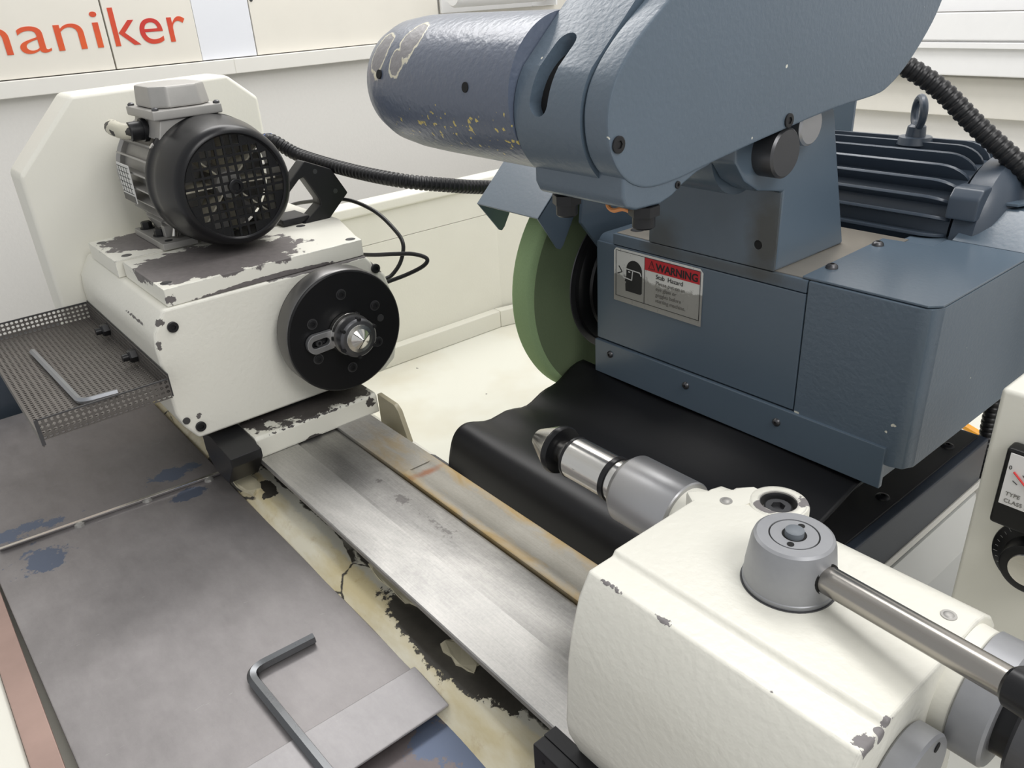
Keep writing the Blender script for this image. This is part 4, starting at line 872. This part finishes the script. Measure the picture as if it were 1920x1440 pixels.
conduit('corrugated_hose', 'thick black corrugated hose dropping from the arm past the wheel motor', [(-0.52, 0.88, 0.445), (-0.452, 0.922, 0.405), (-0.4117, 0.94, 0.378), (-0.370, 0.95, 0.341), (-0.317, 0.96, 0.298), (-0.27, 0.98, 0.25), (-0.24, 1.0, 0.12), (-0.235, 1.02, -0.05)], 0.0112, 0.0084)

# rubber way cover, slide base, right tray
bl = [(0.692, 0.034), (0.66, 0.026), (0.63, 0.017), (0.60, 0.012), (0.57, 0.013), (0.53, 0.017), (0.50, 0.0205), (0.485, 0.0210), (0.474, 0.0185), (0.466, 0.012), (0.461, 0.001), (0.456, -0.02), (0.452, -0.05), (0.451, -0.085)]
vv = []; ff = []; NXb = 90
sm = spline([Vector((0, a, b)) for a, b in bl], 3)
for i in range(NXb + 1):
    x = -0.703 + 0.393 * i / NXb
    for j, q in enumerate(sm):
        wob = math.exp(-((x + 0.70) / 0.05) ** 2)
        dz = 0.0028 * wob * math.sin(q.y * 95) + 0.0015 * math.sin(x * 23 + q.y * 17); dx = 0.006 * math.sin(q.y * 24 + 1.3) * wob
        vv.append((x + dx - 0.01 * wob, q.y, q.z + dz))
nj = len(sm)
for i in range(NXb):
    for j in range(nj - 1):
        a = i * nj + j; ff.append((a, a + 1, a + 1 + nj, a + nj))
rc = build('rubber_cover', G().add(vv, ff), M['rubber'], loc=(-0.5, 0.55, 0.0), ang=60)
solid(rc, 0.003)
tag(rc, 'black rubber way cover draped under the blue wheelhead', 'rubber cover')
sbs = thing('slide_base', 'black steel slide base under the right end of the wheelhead', 'slide base', (-0.3, 0.85, -0.1))
build('base_body', G().box(-0.62, -0.283, 0.56, 0.93, -0.213, -0.0755), M['blue_smooth'], sbs)
build('side_rail', G().box(-0.335, -0.2825, 0.47, 0.945, -0.074, -0.0125), M['blue_dark'], sbs, bevel=0.003)
build('rail_top', G().box(-0.335, -0.292, 0.60, 0.935, -0.0125, -0.0095), M['black'], sbs, bevel=0.001)
for p in (0.737, 0.887): button_screw(sbs, (-0.3065, p, -0.0095), (0, 0, 1), 0.0075, 0.003, M['blacksatin'])
build('seal_bead', G().tube([(-0.2815, 0.48, -0.076), (-0.2815, 0.95, -0.076)], 0.0035, 8), M['beige'], sbs)
dt = thing('drip_tray', 'grey white drip tray between the slide base and control box', 'tray', (-0.2, 0.8, -0.13))
build('tray_sheet', G().box(-0.282, 0.2, 0.45, 0.965, -0.125, -0.118), M['tray_grey'] if 'tray_grey' in M else M.setdefault('tray_grey', paint('grey_tray_paint', srgb(206, 206, 202), srgb(60, 60, 60), edge=0, spots=(60, 0.78), rough=0.25, bump=0.03)), dt)
build('tray_fold', G().prism([(-0.282, -0.118), (-0.282, -0.085), (-0.279, -0.085), (-0.255, -0.118)], 'y', 0.45, 0.962), M['tray_grey'], dt)
build('sealant_lump', G().lathe((-0.274, 0.945, -0.095), (0.3, -1, 0.4), [(0, 0.012), (0.008, 0.014), (0.016, 0.008)], 9), M['beige'], dt)
oc = build('amber_cable', G().tube(spline([(-0.75, 1.35, -0.10), (-0.5, 1.25, -0.145), (-0.39, 1.21, -0.153), (-0.34, 1.2, -0.158), (-0.2, 1.2, -0.19)], 8), 0.006, 10), M['yellowcable'], loc=(-0.4, 1.2, -0.15))
tag(oc, 'amber cable glimpsed under the wheelhead beside the control box', 'cable')

# ================================================================== CONTROL BOX
cbx = thing('control_box', 'cream control box with analogue meter and black dial at right edge', 'control box', (-0.05, 0.66, -0.3))
yc = 0.60
build('box_shell', G().box(-0.1798, 0.18, yc, 0.74, -0.12, 0.2175), M['cream_plain'], cbx, bevel=0.004, seg=3)
build('box_post', G().box(-0.15, 0.15, yc + 0.03, 0.72, -0.60, -0.12), M['cream_plain'], cbx)
mt = build('meter', G().box(-0.163, -0.085, yc - 0.014, yc, 0.113, 0.180), M['blacksatin'], cbx, bevel=0.003)
build('meter_face', G().box(-0.159, -0.089, yc - 0.0148, yc - 0.0138, 0.133, 0.1765), M['meterface'], mt)
build('needle', G().tube([(-0.154, yc - 0.0156, 0.1625), (-0.126, yc - 0.0156, 0.138)], 0.0007, 6), M['rednew'], mt)
for k in range(9):
    a = math.radians(150 - k * 15); c, s = math.cos(a), math.sin(a); o = Vector((-0.124, yc - 0.0152, 0.138))
    build('scale_mark', G().tube([o + Vector((c * 0.03, 0, s * 0.03)), o + Vector((c * 0.034, 0, s * 0.034))], 0.0003, 5), M['ink'], mt)
text_mesh('meter_print', 'TYPE', 0.0046, M['faint'], mt, (-0.156, yc - 0.0152, 0.1415), (1, 0, 0), (0, 0, 1), 0.0001)
text_mesh('meter_print', 'CLASS 2.5', 0.0046, M['faint'], mt, (-0.156, yc - 0.0152, 0.1355), (1, 0, 0), (0, 0, 1), 0.0001)
text_mesh('meter_print', '0', 0.0045, M['ink'], mt, (-0.158, yc - 0.0152, 0.1635), (1, 0, 0), (0, 0, 1), 0.0001)
dcx, dcz = -0.128, 0.088
dial = build('dial', G().lathe((dcx, yc, dcz), (0, -1, 0), [(0, 0.032), (0.001, 0.0315), (0.004, 0.025), (0.005, 0.022), (0.018, 0.020), (0.019, 0.018)], 48), M['blacksatin'], cbx)
build('dial_cap', G().lathe((dcx, yc - 0.019, dcz), (0, -1, 0), [(0, 0.0135), (0.001, 0.013)], 32), M['steel'], dial, label='brushed metal dial cap')
for k in range(31):
    a = math.radians(240 - k * 10); c, s = math.cos(a), math.sin(a); L = 0.0035 if k % 5 == 0 else 0.0022
    build('tick', G().tube([(dcx + c * 0.0265, yc - 0.0034, dcz + s * 0.0265), (dcx + c * (0.0265 + L), yc - 0.0026, dcz + s * (0.0265 + L))], 0.0002, 4), M['greyprint'], dial)
hs2 = conduit('corrugated_hose', 'black hose hanging between the wheelhead and the control box', [(-0.30870000000000003, 0.995, 0.1232), (-0.2967, 0.975, 0.0332), (-0.2954, 0.975, -0.0182), (-0.2901, 0.975, -0.0702), (-0.29410000000000003, 0.975, -0.112)], 0.0095, 0.007)

# ================================================================== TAILSTOCK
ax_y, ax_z = 0.408, 0.128
ts = thing('tailstock', 'cream tailstock casting with grey clamp lever in the foreground', 'tailstock', (-0.2, 0.35, 0.0))
TB = [(0.270, 0.0025), (0.2595, 0.030), (0.2575, 0.045), (0.261, 0.100), (0.265, 0.122), (0.272, 0.1465), (0.2815, 0.1628), (0.3030, 0.1628), (0.3055, 0.1665), (0.406, 0.1665), (0.418, 0.1635), (0.430, 0.155), (0.440, 0.143), (0.444, 0.128), (0.440, 0.108), (0.425, 0.09), (0.42, 0.06), (0.43, 0.0025)]
fr = [(-0.2905, p[0], p[1]) for p in TB]; bk = [(-0.1045, p[0], p[1]) for p in TB]
cut = G().lathe((-0.247, 0.4265, 0.150), (0, 0, 1), [(0, 0.0125), (0.03, 0.0125)], 28)
build('body', G().loft(fr, bk), M['cream_tail'], ts, bevel=0.0018, seg=3)
lobe = G().lathe((-0.247, 0.4265, 0.09), (0, 0, 1), [(0, 0.022), (0.0745, 0.021), (0.0762, 0.0203), (0.0768, 0.0192), (0.0768, 0.0129), (0.067, 0.0129)], 40)
build('bolt_lobe', lobe, M['cream_tail'], ts, ang=45)
build('fairing_fill', G().prism([(-0.278, 0.395), (-0.262, 0.395), (-0.2605, 0.412), (-0.2606, 0.430), (-0.270, 0.430), (-0.278, 0.42)], 'z', 0.13, 0.1664), M['cream'], ts)
bo = build('counterbore', G().lathe((-0.247, 0.4265, 0.158), (0, 0, 1), [(0, 0.0129), (0.0078, 0.0129), (0.0078, 0.0124), (0, 0.0124)], 28), M['gunmetal'], ts)
strip_caps(bo, 20)
sc_ = socket_screw(ts, (-0.247, 0.4265, 0.1578), (0, 0, 1), 0.0098, 0.0055, M['gunmetal'])
build('neck', G().lathe((-0.335, ax_y, ax_z), (1, 0, 0), [(0, 0.0235), (0.02, 0.0245), (0.055, 0.031)], 40), M['cream_plain'], ts)
build('front_fairing', G().prism([(-0.302, 0.392), (-0.288, 0.383), (-0.26, 0.402), (-0.26, 0.43), (-0.275, 0.425), (-0.285, 0.41)], 'z', 0.13, 0.16658), M['cream'], ts, bevel=0.003)
build('dust_sleeve', G().lathe((-0.376, ax_y, ax_z), (1, 0, 0), [(0, 0.0215), (0.002, 0.0245), (0.007, 0.0262), (0.0075, 0.0288), (0.0085, 0.0293), (0.063, 0.0293), (0.064, 0.0283), (0.064, 0.0250), (0.05, 0.0245)], 56), M['zinc'], ts, ang=40)
qu = build('quill', G().lathe((-0.437, ax_y, ax_z), (1, 0, 0), [(0, 0.0165), (0.0015, 0.0188), (0.062, 0.0188)], 48), M['steel'], ts, ang=40)
build('seal_ring', G().lathe((-0.4375, ax_y, ax_z), (1, 0, 0), [(0, 0.0178), (0.001, 0.0193), (0.0035, 0.0193), (0.004, 0.0187)], 48), M['blacksatin'], qu)
build('seal_ring', G().lathe((-0.390, ax_y, ax_z), (1, 0, 0), [(0, 0.0187), (0.001, 0.0200), (0.006, 0.0200), (0.0065, 0.0187)], 48), M['blacksatin'], qu)
build('size_mark', G().prism([(ax_y - 0.0192 * 0.92, ax_z - 0.002), (ax_y - 0.0192 * 0.96, ax_z + 0.004), (ax_y - 0.0185 * 0.96, ax_z + 0.004), (ax_y - 0.0185 * 0.92, ax_z - 0.002)], 'x', -0.420, -0.417), M['gunmetal'], qu)
ce = build('centre_shank', G().lathe((-0.452, ax_y, ax_z), (1, 0, 0), [(0, 0.010), (0.006, 0.0105), (0.007, 0.012), (0.018, 0.0125)], 32), M['steel'], ts)
build('centre_cone', G().lathe((-0.4835, ax_y, ax_z), (1, 0, 0), [(0, 0.0075), (0.001, 0.0092), (0.0255, 0.0215), (0.0265, 0.0218)], 48), M['steel'], ts, ang=30, label='polished steel centre cone')
build('cone_back', G().lathe((-0.4567, ax_y, ax_z), (1, 0, 0), [(0, 0.0222), (0.003, 0.0226), (0.006, 0.0215), (0.0075, 0.013)], 48), M['blacksatin'], ts)
# lever
hx, hy = -0.196, 0.360
lv = build('lever_hub', G().lathe((hx, hy, 0.1668), (0, 0, 1), [(0, 0.0275), (0.003, 0.0278), (0.0035, 0.0272), (0.012, 0.0268), (0.030, 0.0245), (0.0338, 0.0232), (0.0350, 0.0215), (0.0350, 0.0148), (0.0340, 0.0146), (0.0340, 0.0140), (0.0349, 0.0138), (0.0349, 0.0072), (0.0335, 0.0070), (0.0335, 0.004)], 64), M['greycast'], ts, ang=30)
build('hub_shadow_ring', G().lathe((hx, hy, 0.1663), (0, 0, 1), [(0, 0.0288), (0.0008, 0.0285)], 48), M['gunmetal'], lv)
build('centre_plug', G().lathe((hx, hy, 0.2010), (0, 0, 1), [(0, 0.0056), (0.0038, 0.0055), (0.0044, 0.0046)], 24), plain('plug_grey', srgb(112, 118, 124), 0.5), lv)
build('groove_ring', G().lathe((hx, hy, 0.2008), (0, 0, 1), [(0, 0.0146), (0.0003, 0.0146)], 48), M['dark'], lv)
for ox, oy in ((-0.0015, 0.0098), (0.0038, -0.0098)):
    build('spanner_hole', G().lathe((hx + ox, hy + oy, 0.2014), (0, 0, 1), [(0, 0.0021), (0.0006, 0.0021)], 14), M['dark'], lv)
l0 = Vector((hx + 0.016, hy - 0.001, 0.1835)); l1 = Vector((-0.068, 0.336, 0.199)); ld = (l1 - l0).normalized()
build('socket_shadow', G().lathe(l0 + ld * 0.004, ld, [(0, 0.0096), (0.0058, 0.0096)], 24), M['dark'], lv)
build('lever_rod', G().cyl(l0, l1 + ld * 0.004, 0.0086, 0.0080, 28), M['rod'], ts)
build('lever_grip', G().lathe(l1, ld, [(0, 0.0088), (0.002, 0.0105), (0.05, 0.0125), (0.08, 0.013), (0.1, 0.012), (0.104, 0.008)], 28), M['blacksatin'], ts)
for p in ((-0.273, 0.4015), (-0.118, 0.3995)):
    build('rivet', G().lathe((p[0], p[1], 0.1664), (0, 0, 1), [(0, 0.0046), (0.0006, 0.0044), (0.0006, 0.003), (0.0011, 0.0024), (0.0014, 0.001)], 18), M['alu'], ts)
# rear end
ry, rz = 0.395, 0.130
build('rear_boss', G().lathe((-0.1045, ry, rz), (1, 0, 0), [(0, 0.036), (0.0085, 0.0355), (0.0095, 0.0345)], 48), M['cream'], ts)
build('adjust_ring', G().lathe((-0.0952, ry, rz), (1, 0, 0), [(0, 0.035), (0.001, 0.0368), (0.018, 0.0368), (0.0195, 0.0352)], 56), M['greycast'], ts, ang=30)
build('shaft_gap', G().lathe((-0.0757, ry, rz), (1, 0, 0), [(0, 0.026), (0.009, 0.026)], 36), M['blacksatin'], ts)
build('thumb_wheel', G().lathe((-0.067, ry, rz), (1, 0, 0), [(0, 0.032), (0.002, 0.0345), (0.04, 0.0345)], 80), M['gunmetal'], ts, ang=2)
kn = build('feed_knob', G().lathe((-0.1043, 0.325, 0.112), (1, 0, 0), [(0, 0.031), (0.0012, 0.0325), (0.0125, 0.0325), (0.0140, 0.0312)], 48), M['greycast'], ts, ang=30)
build('knob_hole', G().lathe((-0.0902, 0.338, 0.134), (1, 0, 0), [(0, 0.003), (0.0004, 0.003)], 14), M['dark'], kn)
# clamp block at the foot
ck = build('clamp_bar', G().box(-0.3165, -0.20, 0.2475, 0.2590, -0.035, 0.0055), M['black'], ts, bevel=0.0015, label='black clamp bar with socket screw')
build('clamp_top', G().box(-0.3165, -0.20, 0.2590, 0.2705, 0.0022, 0.0055), M['black'], ck)
socket_screw(ck, (-0.288, 0.2475, -0.014), (0, -1, 0), 0.0075, 0.002, M['gunmetal'])
build('pin_hole', G().lathe((-0.305, 0.2475, -0.004), (0, -1, 0), [(0, 0.0016), (0.0003, 0.0016)], 10), M['dark'], ck)
